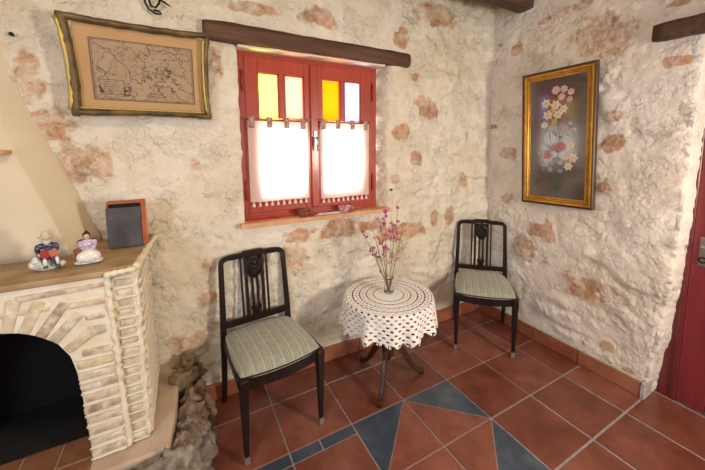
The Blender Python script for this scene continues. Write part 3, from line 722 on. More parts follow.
# hearth slab, tiled floor, soot chamber
bm = bmesh.new(); prism(bm, [(-2.4, -.035), (-.795, -.035), (-.775, .2), (-.755, .56), (-2.4, .56)], .02, .297); o = fpart('hearth', bm, M_hearth); md = o.modifiers.new('b', 'BEVEL'); md.width = .012; md.segments = 3
bm = bmesh.new(); x = -1.036
while x > -2.2: box(bm, (x-.108, -.033, .29), (x-.003, .05, .302), .003); box(bm, (x-.108, .055, .29), (x-.003, .20, .302), .003); x -= .111
fpart('hearth_tiles', bm, M_htile, o)
bm = bmesh.new()   # firebox lining (open to the front)
cyl = [(-1.030, .298), (-1.030, .86), (-1.64, .86), (-1.64, .298)]
for k in range(3):
    a, b = cyl[k], cyl[k+1]; bm.faces.new([bm.verts.new(p) for p in ((a[0], FY+.12, a[1]), (b[0], FY+.12, b[1]), (b[0], .46, b[1]), (a[0], .46, a[1]))])
bm.faces.new([bm.verts.new(p) for p in ((-1.64, .46, .298), (-1.03, .46, .298), (-1.03, .46, .86), (-1.64, .46, .86))])
bm.faces.new([bm.verts.new(p) for p in ((-1.64, FY+.135, .304), (-1.03, FY+.135, .304), (-1.03, .52, .304), (-1.64, .52, .304))])
bm.faces.new([bm.verts.new(p) for p in ((-1.64, FY+.131, .84), (-1.03, FY+.131, .84), (-1.03, FY+.131, .99), (-1.64, FY+.131, .99))])
fpart('firebox', bm, M_soot)
bm = bmesh.new(); box(bm, (-2.4, FY, .298), (-1.60, .2, .98)); fpart('side_block', bm, M_mortar, surround)
# hood: sloping plaster mass, front face + chamfer meeting the back wall
bm = bmesh.new()
# levels: z, (x,y) of chamfer foot at wall, (x,y) of chamfer at front face
lv = [(1.0, -1.035, .50, -1.105, .30), (1.2, -1.105, .52, -1.175, .34), (1.38, -1.165, .525, -1.245, .38), (1.47, -1.20, .53, -1.285, .42), (1.62, -1.255, .535, -1.33, .47), (1.9, -1.31, .54, -1.37, .51), (2.56, -1.34, .54, -1.40, .52)]
rings = []
for z, xa, ya, xb, yb in lv:
    rings.append([bm.verts.new(p) for p in ((xa, .56, z), (xa, ya, z), ((xa*.7+xb*.3), ya*.7+yb*.3-.004, z), ((xa*.3+xb*.7), ya*.3+yb*.7-.004, z), (xb, yb, z), (xb-.5, yb-.0, z), (-2.4, yb, z), (-2.4, .56, z))])
for a, b in zip(rings, rings[1:]):
    for k in range(7): bm.faces.new((a[k], a[k+1], b[k+1], b[k]))
bm.faces.new(rings[0]); bm.faces.new(rings[-1])
bmesh.ops.subdivide_edges(bm, edges=bm.edges[:], cuts=3, use_grid_fill=True)
for v in bm.verts: v.co.y += .006*mn.noise(v.co*7); v.co.x += .004*mn.noise(v.co*6+Vector((8, 0, 0)))
hood = fpart('hood', bm, M_hood, None, True)
bm = bmesh.new(); box(bm, (-2.0, .335, 1.405), (-1.262, .46, 1.421), .003); fpart('ledge_tile', bm, M_sill, hood)

# rough rock outcrop beneath the hearth
rk = thing('rock_outcrop', 'rough heap of bare rubble rock beneath the fireplace hearth, against the wall', 'rock', (-.72, .2, 0))
rr = random.Random(4)
for i, (x, y, z, r, mi) in enumerate([(-.715, .475, .30, .052, 0), (-.675, .47, .245, .045, 0), (-.722, .39, .27, .055, 0), (-.695, .42, .18, .07, 0), (-.695, .30, .24, .058, 0), (-.700, .33, .12, .08, 0), (-.70, .22, .20, .065, 0), (-.695, .20, .08, .075, 1), (-.705, .12, .21, .058, 1), (-.71, .10, .10, .08, 1), (-.74, .02, .19, .075, 1), (-.715, .0, .07, .08, 1),
                                       (-.76, -.080, .235, .065, 1), (-.82, -.09, .25, .062, 1), (-.88, -.095, .24, .065, 1), (-.95, -.10, .23, .07, 1), (-.76, -.08, .10, .09, 1), (-.86, -.10, .10, .10, 0), (-.96, -.10, .09, .10, 0), (-.735, -.02, .25, .045, 0), (-.68, .36, .05, .06, 0), (-.70, .05, .24, .04, 0)]):
    r *= .9; bm = bmesh.new(); q = (x+.72-.018, y-.2, z)
    blob(bm, q, (r*rr.uniform(.8, 1.1), r*rr.uniform(.9, 1.35), r*rr.uniform(.75, 1.05)), 4, nz=.75, seed=i+1, fr=1.3)
    for v in bm.verts:
        w_ = v.co+Vector((i, 0, 0)); d_, _p = mn.voronoi(w_*38)
        v.co += (v.co-Vector(q)).normalized()*(.006*mn.fractal(w_*45, .8, 2.2, 4)+.010*(d_[1]-d_[0]))
    for v in bm.verts:
        v.co += v.co.normalized()*0+Vector((0, 0, 0))
        wx_, wy_ = v.co.x-.72, v.co.y+.2
        edge = -.792+.03*(min(max(wy_, 0), .5)/.5)
        if wy_ > -.037 and wx_ < edge and v.co.z < .30:
            if edge-wx_ < wy_+.037: v.co.x = edge+.72
            else: v.co.y = -.037-.2
        if v.co.z < 0.0: v.co.z = 0.0
        if v.co.y+.2 > .53: v.co.y = .33
    finish('boulder', bm, [M_rock, M_rock2][mi], rk)

# ------------------------------------------------------------------ chairs
def stripe_mat():
    m_, nt, N, L, B = mat('striped_damask'); tc = N.new('ShaderNodeTexCoord'); sp = N.new('ShaderNodeSeparateXYZ'); L.new(tc.outputs['Object'], sp.inputs[0])
    w = N.new('ShaderNodeMath'); w.operation = 'MULTIPLY'; w.inputs[1].default_value = 1/0.046; L.new(sp.outputs['X'], w.inputs[0])
    fr_ = N.new('ShaderNodeMath'); fr_.operation = 'FRACT'; L.new(w.outputs[0], fr_.inputs[0])
    g = (0.22, 0.28, 0.23); gd = (0.14, 0.17, 0.15); c = (0.42, 0.38, 0.28); p = (0.38, 0.29, 0.22)
    r = ramp(N, [(0, c), (.10, gd), (.14, g), (.42, g), (.46, c), (.50, gd), (.56, p), (.62, c), (.68, gd), (.74, g), (.84, c), (.90, gd), (.94, c)]); r.color_ramp.interpolation = 'CONSTANT'
    L.new(fr_.outputs[0], r.inputs['Fac'])
    n = N.new('ShaderNodeTexNoise'); n.inputs['Scale'].default_value = 45; L.new(tc.outputs['Object'], n.inputs['Vector'])
    mx = N.new('ShaderNodeMixRGB'); mx.inputs['Color2'].default_value = (*c, 1); rr_ = ramp(N, [(.45, (0, 0, 0)), (.7, (.6, .6, .6))]); L.new(n.outputs['Fac'], rr_.inputs['Fac']); L.new(rr_.outputs[0], mx.inputs['Fac'])
    L.new(r.outputs[0], mx.inputs['Color1']); L.new(mx.outputs[0], B.inputs['Base Color']); B.inputs['Roughness'].default_value = .75; B.inputs['Sheen Weight'].default_value = .3
    return m_
M_seat = stripe_mat()
def make_chair(label, loc, rz):
    t = thing('dining_chair', label, 'chair', loc, rz, None)
    FW, RW, D = .195, .185, .41            # half widths, front y=-D/2, rear y=+D/2
    yf, yr = -.205, .205
    # seat outline half width at y
    hw = lambda y: .212+(.190-.212)*(y-yf)/(yr-yf)
    # seat frame: rails
    bm = bmesh.new()
    sweep(bm, [((x, -.198-.018*math.cos(x/.2*PI/2), .386-(.010*math.cos(x/.2*PI/2)-.0)), .045+.0*x, .022, (0, 0, 1), (0, 1, 0)) for x in [(-.2+.4*k/14) for k in range(15)]])
    for s in (-1, 1): sweep(bm, [((s*(hw(y)-.012), y, .39), .022, .040, (1, 0, 0), (0, 0, 1)) for y in (-.20, 0, .20)])
    sweep(bm, [((x, .20, .39), .022, .04, (0, 1, 0), (0, 0, 1)) for x in (-.17, .17)])
    for s in (-1, 1):                      # corner knees under the rails
        sweep(bm, [((s*.175, -.195, .355), .02, .012, (1, 0, 0), (0, 1, 0)), ((s*.150, -.200, .368), .03, .012, (0, 0, 1), (0, 1, 0))])
    finish('seat_frame', bm, M_dark, t)
    # cushion
    bm = bmesh.new(); n = 26; V = {}
    for i in range(n+1):
        for j in range(n+1):
            a = -1+2*i/n; b = -1+2*j/n
            y = b*.208; ww = hw(y)-.002
            if b < 0: y -= .014*(1-a*a)
            corner = 1-.06*(a*a*b*b)
            e = (1-abs(a)**3.2)*(1-abs(b)**3.2); zt = .412+.052*max(e, 0)**.55+(.004*mn.noise(Vector((a*2, b*2, 3))))
            V[i, j] = bm.verts.new((a*ww*corner, y*corner, zt))
    for i in range(n):
        for j in range(n): bm.faces.new((V[i, j], V[i+1, j], V[i+1, j+1], V[i, j+1])).smooth = True
    bl = [e for e in bm.edges if e.is_boundary]; r = bmesh.ops.extrude_edge_only(bm, edges=bl)
    for v in [g for g in r['geom'] if isinstance(g, bmesh.types.BMVert)]: v.co.z = .402
    for f in bm.faces: f.smooth = True
    cu = finish('seat_cushion', bm, M_seat, t)
    # piping around the cushion
    bm = bmesh.new(); per = []
    for i in range(n+1): per.append(V_pos(-1+2*i/n, -1, hw))
    for j in range(1, n+1): per.append(V_pos(1, -1+2*j/n, hw))
    for i in range(n-1, -1, -1): per.append(V_pos(-1+2*i/n, 1, hw))
    for j in range(n-1, -1, -1): per.append(V_pos(-1, -1+2*j/n, hw))
    tube(bm, per, .0035, 6); finish('piping', bm, M_dark, cu)
    # front legs, tapered square with metal tips
    for s in (-1, 1):
        bm = bmesh.new()
        sweep(bm, [((s*.188, -.207, z), w, w, (1, 0, 0), (0, 1, 0)) for z, w in ((.035, .020), (.05, .021), (.25, .031), (.36, .037), (.405, .038), (.410, .034))])
        o = finish('front_leg', bm, M_dark, t); md = o.modifiers.new('b', 'BEVEL'); md.width = .003; md.segments = 2; md.limit_method = 'ANGLE'
        bm = bmesh.new(); sweep(bm, [((s*.188, -.207, z), w, w, (1, 0, 0), (0, 1, 0)) for z, w in ((0, .019), (.004, .023), (.036, .024))]); c_ = finish('metal_tip', bm, M_cap, o); c_['label'] = 'dull metal leg tip'
    # rear posts (leg + upright)
    def post(z):       # y offset, half width
        y = .20+.035*max(0, (.35-z)/.35)**1.5+.036*max(0, (z-.42)/.43)**1.3
        return y, (.184+.006*max(0, (.40-z)/.4)-.012*max(0, (z-.4)/.45))
    for s in (-1, 1):
        bm = bmesh.new(); sec = []
        for z, w in ((0, .024), (.15, .027), (.3, .030), (.40, .032), (.5, .030), (.65, .027), (.795, .026)):
            y, x = post(z); sec.append(((s*x, y, z), w, w*.8, (1, 0, 0), (0, 1, 0)))
        sweep(bm, sec)
        o = finish('rear_leg', bm, M_dark, t); md = o.modifiers.new('b', 'BEVEL'); md.width = .004; md.segments = 2; md.limit_method = 'ANGLE'
    # top rail with rounded shoulders and a raised middle
    bm = bmesh.new(); sec = []; y, x = post(.795); Rr = .032; zt = .826
    for a in [k*PI/12 for k in range(7)]:
        sec.append(((-(x-Rr)-Rr*math.cos(a), y+.004*math.sin(a), zt-Rr+Rr*math.sin(a)), .026, .021, (-math.cos(a), 0, math.sin(a)), (0, 1, 0)))
    for q in [-.72+1.44*k/20 for k in range(21)]:
        sec.append(((q*x, y+.005, zt+.003*(1-q*q)+(.008 if abs(q) < .31 else 0)), .030, .021, (0, 0, 1), (0, 1, 0)))
    for a in [PI/2-k*PI/12 for k in range(7)]:
        sec.append((((x-Rr)+Rr*math.cos(a), y+.004*math.sin(a), zt-Rr+Rr*math.sin(a)), .026, .021, (math.cos(a), 0, math.sin(a)), (0, 1, 0)))
    sec = [(c, wx, wy, xd if xd[0] <= .01 else xd, yd) for c, wx, wy, xd, yd in sec]
    sweep(bm, sec)
    o = finish('top_rail', bm, M_dark, t); md = o.modifiers.new('b', 'BEVEL'); md.width = .003; md.segments = 2; md.limit_method = 'ANGLE'
    bm = bmesh.new(); y, x = post(.465); sweep(bm, [((q*x, y, .465), .018, .034, (0, 1, 0), (0, 0, 1)) for q in (-1, 0, 1)]); finish('cross_rail', bm, M_dark, t)
    def slat(x0, w, z0, z1, dp=.010):
        bm = bmesh.new(); sweep(bm, [((x0, post(z)[0], z), w, dp, (1, 0, 0), (0, 1, 0)) for z in [z0+(z1-z0)*k/6 for k in range(7)]]); finish('slat', bm, M_dark, t)
    for q, w in ((-.072, .008), (-.046, .013), (-.014, .010), (.014, .010), (.046, .013), (.072, .008)): slat(q, w*1.3, .475, .818)
    bm = bmesh.new()      # carved medallion
    y0 = post(.76)[0]; tilt = Matrix.Rotation(-.13, 3, 'X')
    blob(bm, (0, y0-.002, .755), (.044, .011, .066), 3, rot=tilt)
    for k in range(9):
        a = k*2*PI/9; blob(bm, (.021*math.cos(a), y0-.011+.13*.021*math.sin(a), .775+.024*math.sin(a)), (.009, .005, .009), 2)
    blob(bm, (0, y0-.013, .775), (.011, .006, .011), 2)
    for s in (-1, 1): tube(bm, [(s*.040, y0+.007, .82), (s*.036, y0-.006, .78), (s*.022, y0-.013, .73), (0, y0-.014, .70)], [.006, .006, .005, .004], 6)
    box(bm, (-.052, y0-.0, .785), (.052, y0+.016, .815), .004)
    finish('carved_medallion', bm, M_dark, t)
    bm = bmesh.new(); y0 = post(.53)[0]   # small lyre ornament low between the slats
    for s in (-1, 1):
        tube(bm, [(0, y0-.004, .487), (s*.020, y0-.004, .505), (s*.024, y0-.004, .525), (s*.010, y0-.004, .545), (s*.014, y0-.004, .565)], .006, 6)
    blob(bm, (0, y0-.005, .515), (.010, .007, .024), 2); finish('carved_lyre', bm, M_dark, t)
    return t
def V_pos(a, b, hw):
    y = b*.208; ww = hw(y)-.002
    if b < 0: y -= .014*(1-a*a)
    c = 1-.06*(a*a*b*b)
    return (a*ww*c*1.004, y*c*1.004, .411)
make_chair('dark wooden chair with striped seat nearest the fireplace, left of the round table', (-.345, .272, 0), .10)
make_chair('dark wooden chair with striped seat standing in the corner, right of the round table', (1.212, .222, 0), -math.atan2(.69, .72)+.0)

# ------------------------------------------------------------------ tripod table
TC = (.345, .185)
tb = thing('tripod_table', 'small round dark wood tripod table under a white crocheted cloth', 'table', (TC[0], TC[1], 0))
bm = bmesh.new(); lathe(bm, [(0, .525), (.245, .525), (.256, .528), (.258, .534), (.254, .540), (0, .540)], 64); finish('tabletop', bm, M_dark, tb)
bm = bmesh.new()
lathe(bm, [(0, .125), (.012, .128), (.020, .14), (.024, .155), (.034, .165), (.036, .20), (.036, .235), (.028, .25), (.022, .262), (.030, .275), (.033, .30), (.026, .33), (.018, .37), (.021, .40), (.030, .425), (.024, .44), (.020, .47), (.034, .50), (.045, .522), (0, .524)], 28)
finish('pedestal', bm, M_mahog, tb)
for k in range(3):
    a = math.atan2(.035-TC[1], .193-TC[0])+k*2*PI/3; dx, dy = math.cos(a), math.sin(a); bm = bmesh.new()
    pr = [(.025, .215, .030), (.060, .212, .034), (.090, .185, .033), (.120, .135, .029), (.150, .080, .025), (.180, .043, .022), (.205, .026, .021), (.228, .020, .024), (.240, .022, .018)]
    secs = []
    for i, (r_, z, h) in enumerate(pr):
        p, n_ = pr[max(i-1, 0)], pr[min(i+1, len(pr)-1)]; tx, tz = n_[0]-p[0], n_[1]-p[1]; l_ = math.hypot(tx, tz); tx /= l_; tz /= l_
        secs.append(((dx*r_, dy*r_, z), .028 if i < 6 else .030, h*1.2, (-dy, dx, 0), (-tz*dx, -tz*dy, tx)))
    sweep(bm, secs)
    for v in bm.verts: v.co.z = max(v.co.z, 0.0)
    o = finish('leg', bm, M_mahog, tb); md = o.modifiers.new('b', 'BEVEL'); md.width = .006; md.segments = 3; md.limit_method = 'ANGLE'
    blm = bmesh.new(); lathe(blm, [(0, 0), (.014, .001), (.016, .008), (.010, .014), (0, .015)], 14, (dx*.225, dy*.225, 0)); finish('foot_pad', blm, M_dark, o)

# crocheted cloth, real holes
bm = bmesh.new(); NS = 320; R0 = .268; DR = .0046
rings_s = [0.004+DR*k for k in range(int((R0+.162)/DR)+1)]
ph = [random.uniform(0, 6.28) for _ in range(4)]
def cpos(s, th):
    if s <= R0-.01:
        return Vector((s*math.cos(th), s*math.sin(th), .5505+.0006*math.sin(s*500)))
    d = s-(R0-.01)
    if d < .0157: a = d/.01; r = R0-.01+.01*math.sin(a); z = .5505-.01*(1-math.cos(a)); dd = 0
    else: dd = d-.0157; r = R0; z = .5405-dd
    k = dd/.15
    w = .018*k*math.cos(13*th+ph[0])+.010*k*math.cos(8*th+ph[1])+.006*k*math.cos(21*th+ph[2])
    r += w+.016*k+.001*math.sin(s*500)
    z += .10*dd*(math.cos(5*th+ph[3])*.5)
    return Vector((r*math.cos(th), r*math.sin(th), z))
grid = [[bm.verts.new(cpos(s, 2*PI*k/NS)) for k in range(NS)] for s in rings_s]
def hole(s, k, ri):
    if s < .085: 
        return abs(s-.06) < .003 and k % 16 < 4
    if s < R0-.012:
        # concentric gap bands: one bold, one fine, repeated
        q = (s-.085) % .0415
        if q < DR*2.01: return k % 8 < 7
        if DR*5 <= q < DR*6.01: return (k+2) % 8 < 5
        return False
    q = ri % 4; row = ri//4; kk = (k+(0 if row % 2 else 4)) % 8
    if q in (0, 1): return kk < 3
    return False
for ri in range(len(rings_s)-1):
    s = (rings_s[ri]+rings_s[ri+1])/2
    for k in range(NS):
        if hole(s, k, ri): continue
        # scalloped hem
        dhem = (R0+.158)-s
        th = k/NS*16*2*PI
        if dhem < .016*(1-abs(math.cos(th))): continue
        if s > R0+.13 and dhem < .016 and k % 5 == 0: continue
        k2 = (k+1) % NS
        bm.faces.new((grid[ri][k], grid[ri][k2], grid[ri+1][k2], grid[ri+1][k])).smooth = True
f0 = bm.faces.new(grid[0])
bmesh.ops.delete(bm, geom=[v for v in bm.verts if not v.link_faces], context='VERTS')
cl = finish('crocheted_tablecloth', bm, M_cloth); cl.location = (TC[0], TC[1], 0)
md = cl.modifiers.new('s', 'SOLIDIFY'); md.thickness = .0022; md.offset = 0
tag(cl, 'white round crocheted lace tablecloth with scalloped hem on the tripod table', 'tablecloth')

# vase + dried flowers
M_glass = simple('vase_glass', (1, 1, 1), 0.03)
b_ = M_glass.node_tree.nodes['Principled BSDF']; b_.inputs['Transmission Weight'].default_value = 1; b_.inputs['IOR'].default_value = 1.3
for l in list(M_glass.node_tree.links):
    if l.to_socket.name == 'Base Color': M_glass.node_tree.links.remove(l)
b_.inputs['Base Color'].default_value = (.95, .97, .96, 1)
VZ = .552; VC = (TC[0]+.012, TC[1]+.012)
bm = bmesh.new(); lathe(bm, [(0, 0), (.026, 0), (.029, .006), (.030, .03), (.026, .055), (.021, .075), (.022, .088), (.027, .096), (.0255, .096), (.0205, .088), (.0195, .075), (.0245, .055), (.0282, .03), (.027, .010), (0, .008)], 32)
vs_ = finish('glass_vase', bm, M_glass, smooth=True); vs_.location = (*VC, VZ); tag(vs_, 'small clear glass vase at centre of the lace tablecloth', 'vase')
M_stem = simple('dried_stem', (0.16, 0.10, 0.06), .8, c2=(.24, .18, .10)); M_pale = simple('pale_dried_stem', (0.62, 0.52, 0.38), .8)
M_mag = simple('magenta_petals', (0.55, 0.06, 0.26), .8, c2=(.42, .10, .28)); M_pink = simple('dusty_pink_petals', (0.60, 0.20, 0.20), .8, c2=(.50, .26, .24)); M_cream = simple('cream_seed_heads', (0.72, 0.58, 0.36), .8)
M_violet = simple('faded_violet', (0.34, 0.14, 0.20), .8)
def sprig(label, tip, mstem, mfl, cluster, bend=0, nb=5, size=.007, rad=.0022, seed=0, branch=True):
    rg = random.Random(seed)
    t = thing('dried_flower_sprig', label, 'dried flower', (*VC, VZ), group='dried flower sprigs in the glass vase')
    tip = Vector(tip)-Vector((*VC, VZ)); base = Vector((rg.uniform(-.008, .008), rg.uniform(-.008, .008), .012))
    mid = Vector((base.x*.3+tip.x*.25+bend, base.y*.3+tip.y*.25, tip.z*.45))
    P = [base*(1-q)**2+mid*2*q*(1-q)+tip*q*q for q in [k/10 for k in range(11)]]
    bm = bmesh.new(); tube(bm, P, [rad*(1.1-.7*k/10) for k in range(11)], 6); heads = [(tip, 1)]
    for k in range(nb):
        q = rg.uniform(.45, .95); p = base*(1-q)**2+mid*2*q*(1-q)+tip*q*q
        e = p+Vector((rg.uniform(-1, 1)*cluster, rg.uniform(-1, 1)*cluster*.7, rg.uniform(.2, 1.1)*cluster))
        tube(bm, [p, (p+e)/2+Vector((0, 0, -.004)), e], [rad*.5, rad*.45, rad*.35], 5); heads.append((e, .8))
    finish('stem', bm, mstem, t)
    bm = bmesh.new()
    for h, sc in heads:
        for q in range(7):
            d = Vector((rg.uniform(-1, 1), rg.uniform(-1, 1), rg.uniform(-.6, 1)))*size*sc
            blob(bm, h+d, size*.62*sc*rg.uniform(.6, 1.1), 1, nz=.3, seed=q)
    finish('blossom', bm, mfl, t)
sprig('dried sprig with magenta flowers, tallest left one in the vase', (.315, .18, 1.055), M_stem, M_mag, .03, -.01, 9, .012, .0028, seed=1)
sprig('dried sprig with magenta flowers at upper right of the bouquet', (.415, .19, 1.065), M_stem, M_mag, .03, .0, 9, .012, .0028, seed=2)
sprig('dusty pink dried sprig left of centre in the bouquet', (.285, .17, .965), M_stem, M_pink, .035, -.02, 14, .011, .003, seed=3)
sprig('thin dried sprig with faded violet head leaning far left', (.135, .13, .975), M_stem, M_violet, .014, -.02, 4, .012, .0026, seed=4)
sprig('low thin dried sprig with small violet bud leaning left', (.215, .15, .865), M_stem, M_violet, .010, -.02, 2, .011, .0026, seed=5)
sprig('cream seed head spray drooping at right of the bouquet', (.51, .2, .925), M_pale, M_cream, .05, .03, 26, .0065, .0016, seed=6)
sprig('pink flowered dried sprig leaning right in the bouquet', (.455, .19, .965), M_stem, M_pink, .04, .02, 12, .010, .0028, seed=7)
sprig('cream seed head spray in middle of the bouquet', (.41, .17, .90), M_pale, M_cream, .065, .0, 34, .0065, .0016, seed=8)
sprig('bare brown twig rising left behind the pink sprig', (.235, .20, .99), M_stem, M_pink, .02, -.02, 5, .007, .0032, seed=9)
sprig('tall thin pale straw stalk standing upright in the vase', (.375, .19, 1.14), M_pale, M_pale, .004, 0, 0, .003, .0026, seed=10)

# ------------------------------------------------------------------ framed map
def rustic(name, label, cat): return None
mf = thing('framed_map', 'antique map in rustic gilt branch-like frame with pointed corners, left of window', 'framed map', (-.825, .51, 1.57))
def mp2(x, z, y=0): return (x+.825, y-.02-(z-1.57)*.10, z-1.57)     # leans out at the top
M_gilt = simple('worn_gilt_wood', (0.20, 0.13, 0.045), .45, metal=.25, c2=(.07, .05, .03), scale=14, bump=1, bscale=35)
M_gold = simple('bright_gilt_edge', (0.62, 0.42, 0.10), .4, metal=.5, c2=(.45, .36, .12), scale=18, bump=1, bscale=35)
bm = bmesh.new()
corn = [(-1.092, 1.968), (-.548, 1.966), (-.556, 1.580), (-1.078, 1.575)]
inn = [(-1.05, 1.955), (-.585, 1.95), (-.59, 1.618), (-1.045, 1.610)]
for k in range(4):
    a, b = corn[k], corn[(k+1) % 4]; n = 22; P = []; R = []
    ex = 0.02
    for i in range(n+1):
        q = -.02+1.04*i/n; x = a[0]+(b[0]-a[0])*q; z = a[1]+(b[1]-a[1])*q
        # pull sides inward in the middle (slightly concave), corners point outward
        s_ = math.sin(PI*min(1, max(0, q))); cx_, cz_ = -.825, 1.785
        dx, dz = (0, (cz_-z)) if k in (0, 2) else ((cx_-x), 0)
        x += dx*.055*s_**.5; z += dz*.055*s_**.5
        P.append(mp2(x, z+.004*mn.noise(Vector((x*20, z*20, k))), -.012)); R.append((.022 if k != 3 else .025)*(.85+.25*mn.noise(Vector((x*25, z*25, 4))))*(.75 if i in (0, n) else 1))
    tube(bm, P, R, 10, flat=.8)
fr_o = finish('frame', bm, M_gilt, mf)
bm = bmesh.new()
P = [mp2(-1.104+.012*k/20+.016*math.sin(PI*k/20)**.5, 1.955-.365*k/20+.003*mn.noise(Vector((0, k*.7, 0))), -.022) for k in range(21)]
tube(bm, P, [.0105*(1+.5*mn.noise(Vector((k*.9, 0, 0)))) for k in range(21)], 7)
P = [mp2(-.566-.010*math.sin(PI*k/20)**.5, 1.945-.345*k/20, -.030) for k in range(21)]; tube(bm, P, .005, 7)
P = [mp2(-1.06+.48*k/20, 1.600, -.026) for k in range(21)]; tube(bm, P, .0045, 7)
g_ = finish('gilt_edge', bm, M_gold, fr_o); g_['label'] = 'brighter gold outer edge'
bm = bmesh.new(); xs_ = (-1.060, -.573); zs_ = (1.590, 1.950)
v = [mp2(xs_[0], zs_[0]), mp2(xs_[1], zs_[0]), mp2(xs_[1], zs_[1]), mp2(xs_[0], zs_[1])]
fillpoly(bm, v); fillpoly(bm, [(p[0], p[1]+.008, p[2]) for p in v])
finish('mount', bm, simple('tan_mount_card', (0.52, 0.32, 0.14), .6, c2=(.46, .28, .12), scale=6), mf)
def map_mat():
    m_, nt, N, L, B = mat('map_paper'); tc = N.new('ShaderNodeTexCoord')
    n = N.new('ShaderNodeTexNoise'); n.inputs['Scale'].default_value = 9; n.inputs['Detail'].default_value = 8; n.inputs['Roughness'].default_value = .55; L.new(tc.outputs['Object'], n.inputs['Vector'])
    r = ramp(N, [(0, (.40, .28, .16)), (.455, (.38, .27, .16)), (.468, (.17, .12, .08)), (.480, (.32, .22, .13)), (.53, (.40, .28, .17)), (.545, (.20, .14, .09)), (.555, (.36, .25, .15)), (1, (.40, .29, .17))]); L.new(n.outputs['Fac'], r.inputs['Fac'])
    n2 = N.new('ShaderNodeTexNoise'); n2.inputs['Scale'].default_value = 110; n2.inputs['Detail'].default_value = 3; mpn = N.new('ShaderNodeMapping'); mpn.inputs['Scale'].default_value = (.5, 1, 1.6); L.new(tc.outputs['Object'], mpn.inputs[0]); L.new(mpn.outputs[0], n2.inputs['Vector'])
    r2 = ramp(N, [(.60, (1, 1, 1)), (.68, (.55, .5, .45))]); L.new(n2.outputs['Fac'], r2.inputs['Fac'])
    mx = N.new('ShaderNodeMixRGB'); mx.blend_type = 'MULTIPLY'; mx.inputs[0].default_value = .9; L.new(r.outputs[0], mx.inputs[1]); L.new(r2.outputs[0], mx.inputs[2]); L.new(mx.outputs[0], B.inputs['Base Color'])
    B.inputs['Roughness'].default_value = .5; return m_
MX0, MX1, MZ0, MZ1 = -1.008, -.620, 1.642, 1.896
bm = bmesh.new(); fillpoly(bm, [mp2(MX0, MZ0, -.003), mp2(MX1, MZ0, -.003), mp2(MX1, MZ1, -.003), mp2(MX0, MZ1, -.003)]); mpp = finish('map_sheet', bm, map_mat(), mf)
M_ink = simple('brown_ink', (.10, .065, .04), .7)
bm = bmesh.new()
def ink(pts_, w=.0008, close=False):
    P = [Vector((MX0+(MX1-MX0)*x, 0, MZ0+(MZ1-MZ0)*y)) for x, y in pts_]
    if close: P.append(P[0])
    for a, b in zip(P, P[1:]):
        d = (b-a)
        if d.length < 1e-6: continue
        d.normalize(); n_ = Vector((-d.z, 0, d.x))*w
        fillpoly(bm, [mp2(q.x, q.z, -.0045) for q in (a-n_-d*w, b-n_+d*w, b+n_+d*w, a+n_-d*w)])
ink([(.0, .0), (1, 0), (1, 1), (0, 1)], .0012, True); ink([(.015, .02), (.985, .02), (.985, .98), (.015, .98)], .0006, True)
rg = random.Random(2)
def coast(pts_, amp=.02, close=False, w=.0008, sub=5):
    out = []; n = len(pts_); m__ = n if close else n-1
    for k in range(m__):
        a, b = pts_[k], pts_[(k+1) % n]
        for j in range(sub): q = j/sub; out.append((a[0]+(b[0]-a[0])*q+rg.uniform(-amp, amp)*.6, a[1]+(b[1]-a[1])*q+rg.uniform(-amp, amp)))
    if not close: out.append(pts_[-1])
    ink([(min(.98, max(.02, x)), min(.97, max(.03, y))) for x, y in out], w, close)
coast([(.03, .93), (.12, .85), (.20, .80), (.24, .68), (.30, .58), (.35, .50), (.34, .42), (.40, .36), (.44, .30), (.46, .38), (.50, .34), (.48, .46), (.54, .42), (.52, .52), (.46, .58), (.52, .60), (.48, .70), (.44, .78), (.46, .86), (.52, .80), (.56, .84), (.54, .93), (.62, .88), (.70, .92), (.80, .88), (.90, .90), (.97, .86)], .018)
coast([(.97, .78), (.86, .80), (.78, .76), (.70, .78), (.74, .68), (.70, .60), (.76, .56), (.73, .48), (.80, .44), (.79, .36), (.86, .34), (.84, .26), (.92, .22), (.97, .20)], .018)
for _ in range(34):
    cx_, cz_ = rg.uniform(.52, .82), rg.uniform(.15, .62); s_ = rg.uniform(.006, .022)
    coast([(cx_+s_*math.cos(a)*rg.uniform(.6, 1.3), cz_+s_*1.3*math.sin(a)*rg.uniform(.6, 1.3)) for a in [j*PI/3 for j in range(6)]], .002, True, .0007, 1)
coast([(.50, .12), (.56, .15), (.64, .13), (.70, .10), (.64, .085), (.56, .10)], .004, True)
coast([(.05, .55), (.09, .5), (.13, .46), (.10, .38), (.06, .36)], .01)
ink([(.06, .10), (.28, .10), (.28, .34), (.06, .34)], .0009, True)     # cartouche
for k in range(5): ink([(.09, .30-.04*k), (.25, .30-.04*k)], .0004)
for k in range(16): a = rg.uniform(.27, .34); b = rg.uniform(.07, .24); coast([(a, b), (a+.02, b+.015)], .01, w=.0016, sub=2)
for k in range(9): a = rg.uniform(.03, .08); b = rg.uniform(.08, .22); coast([(a, b), (a+.015, b+.02)], .01, w=.0014, sub=2)
for k in range(60):
    a = rg.uniform(.08, .95); b = rg.uniform(.06, .95); l = rg.uniform(.01, .03); ink([(a, b), (min(.97, a+l), b+rg.uniform(-.01, .01))], .0005)
finish('map_lines', bm, M_ink, mpp)

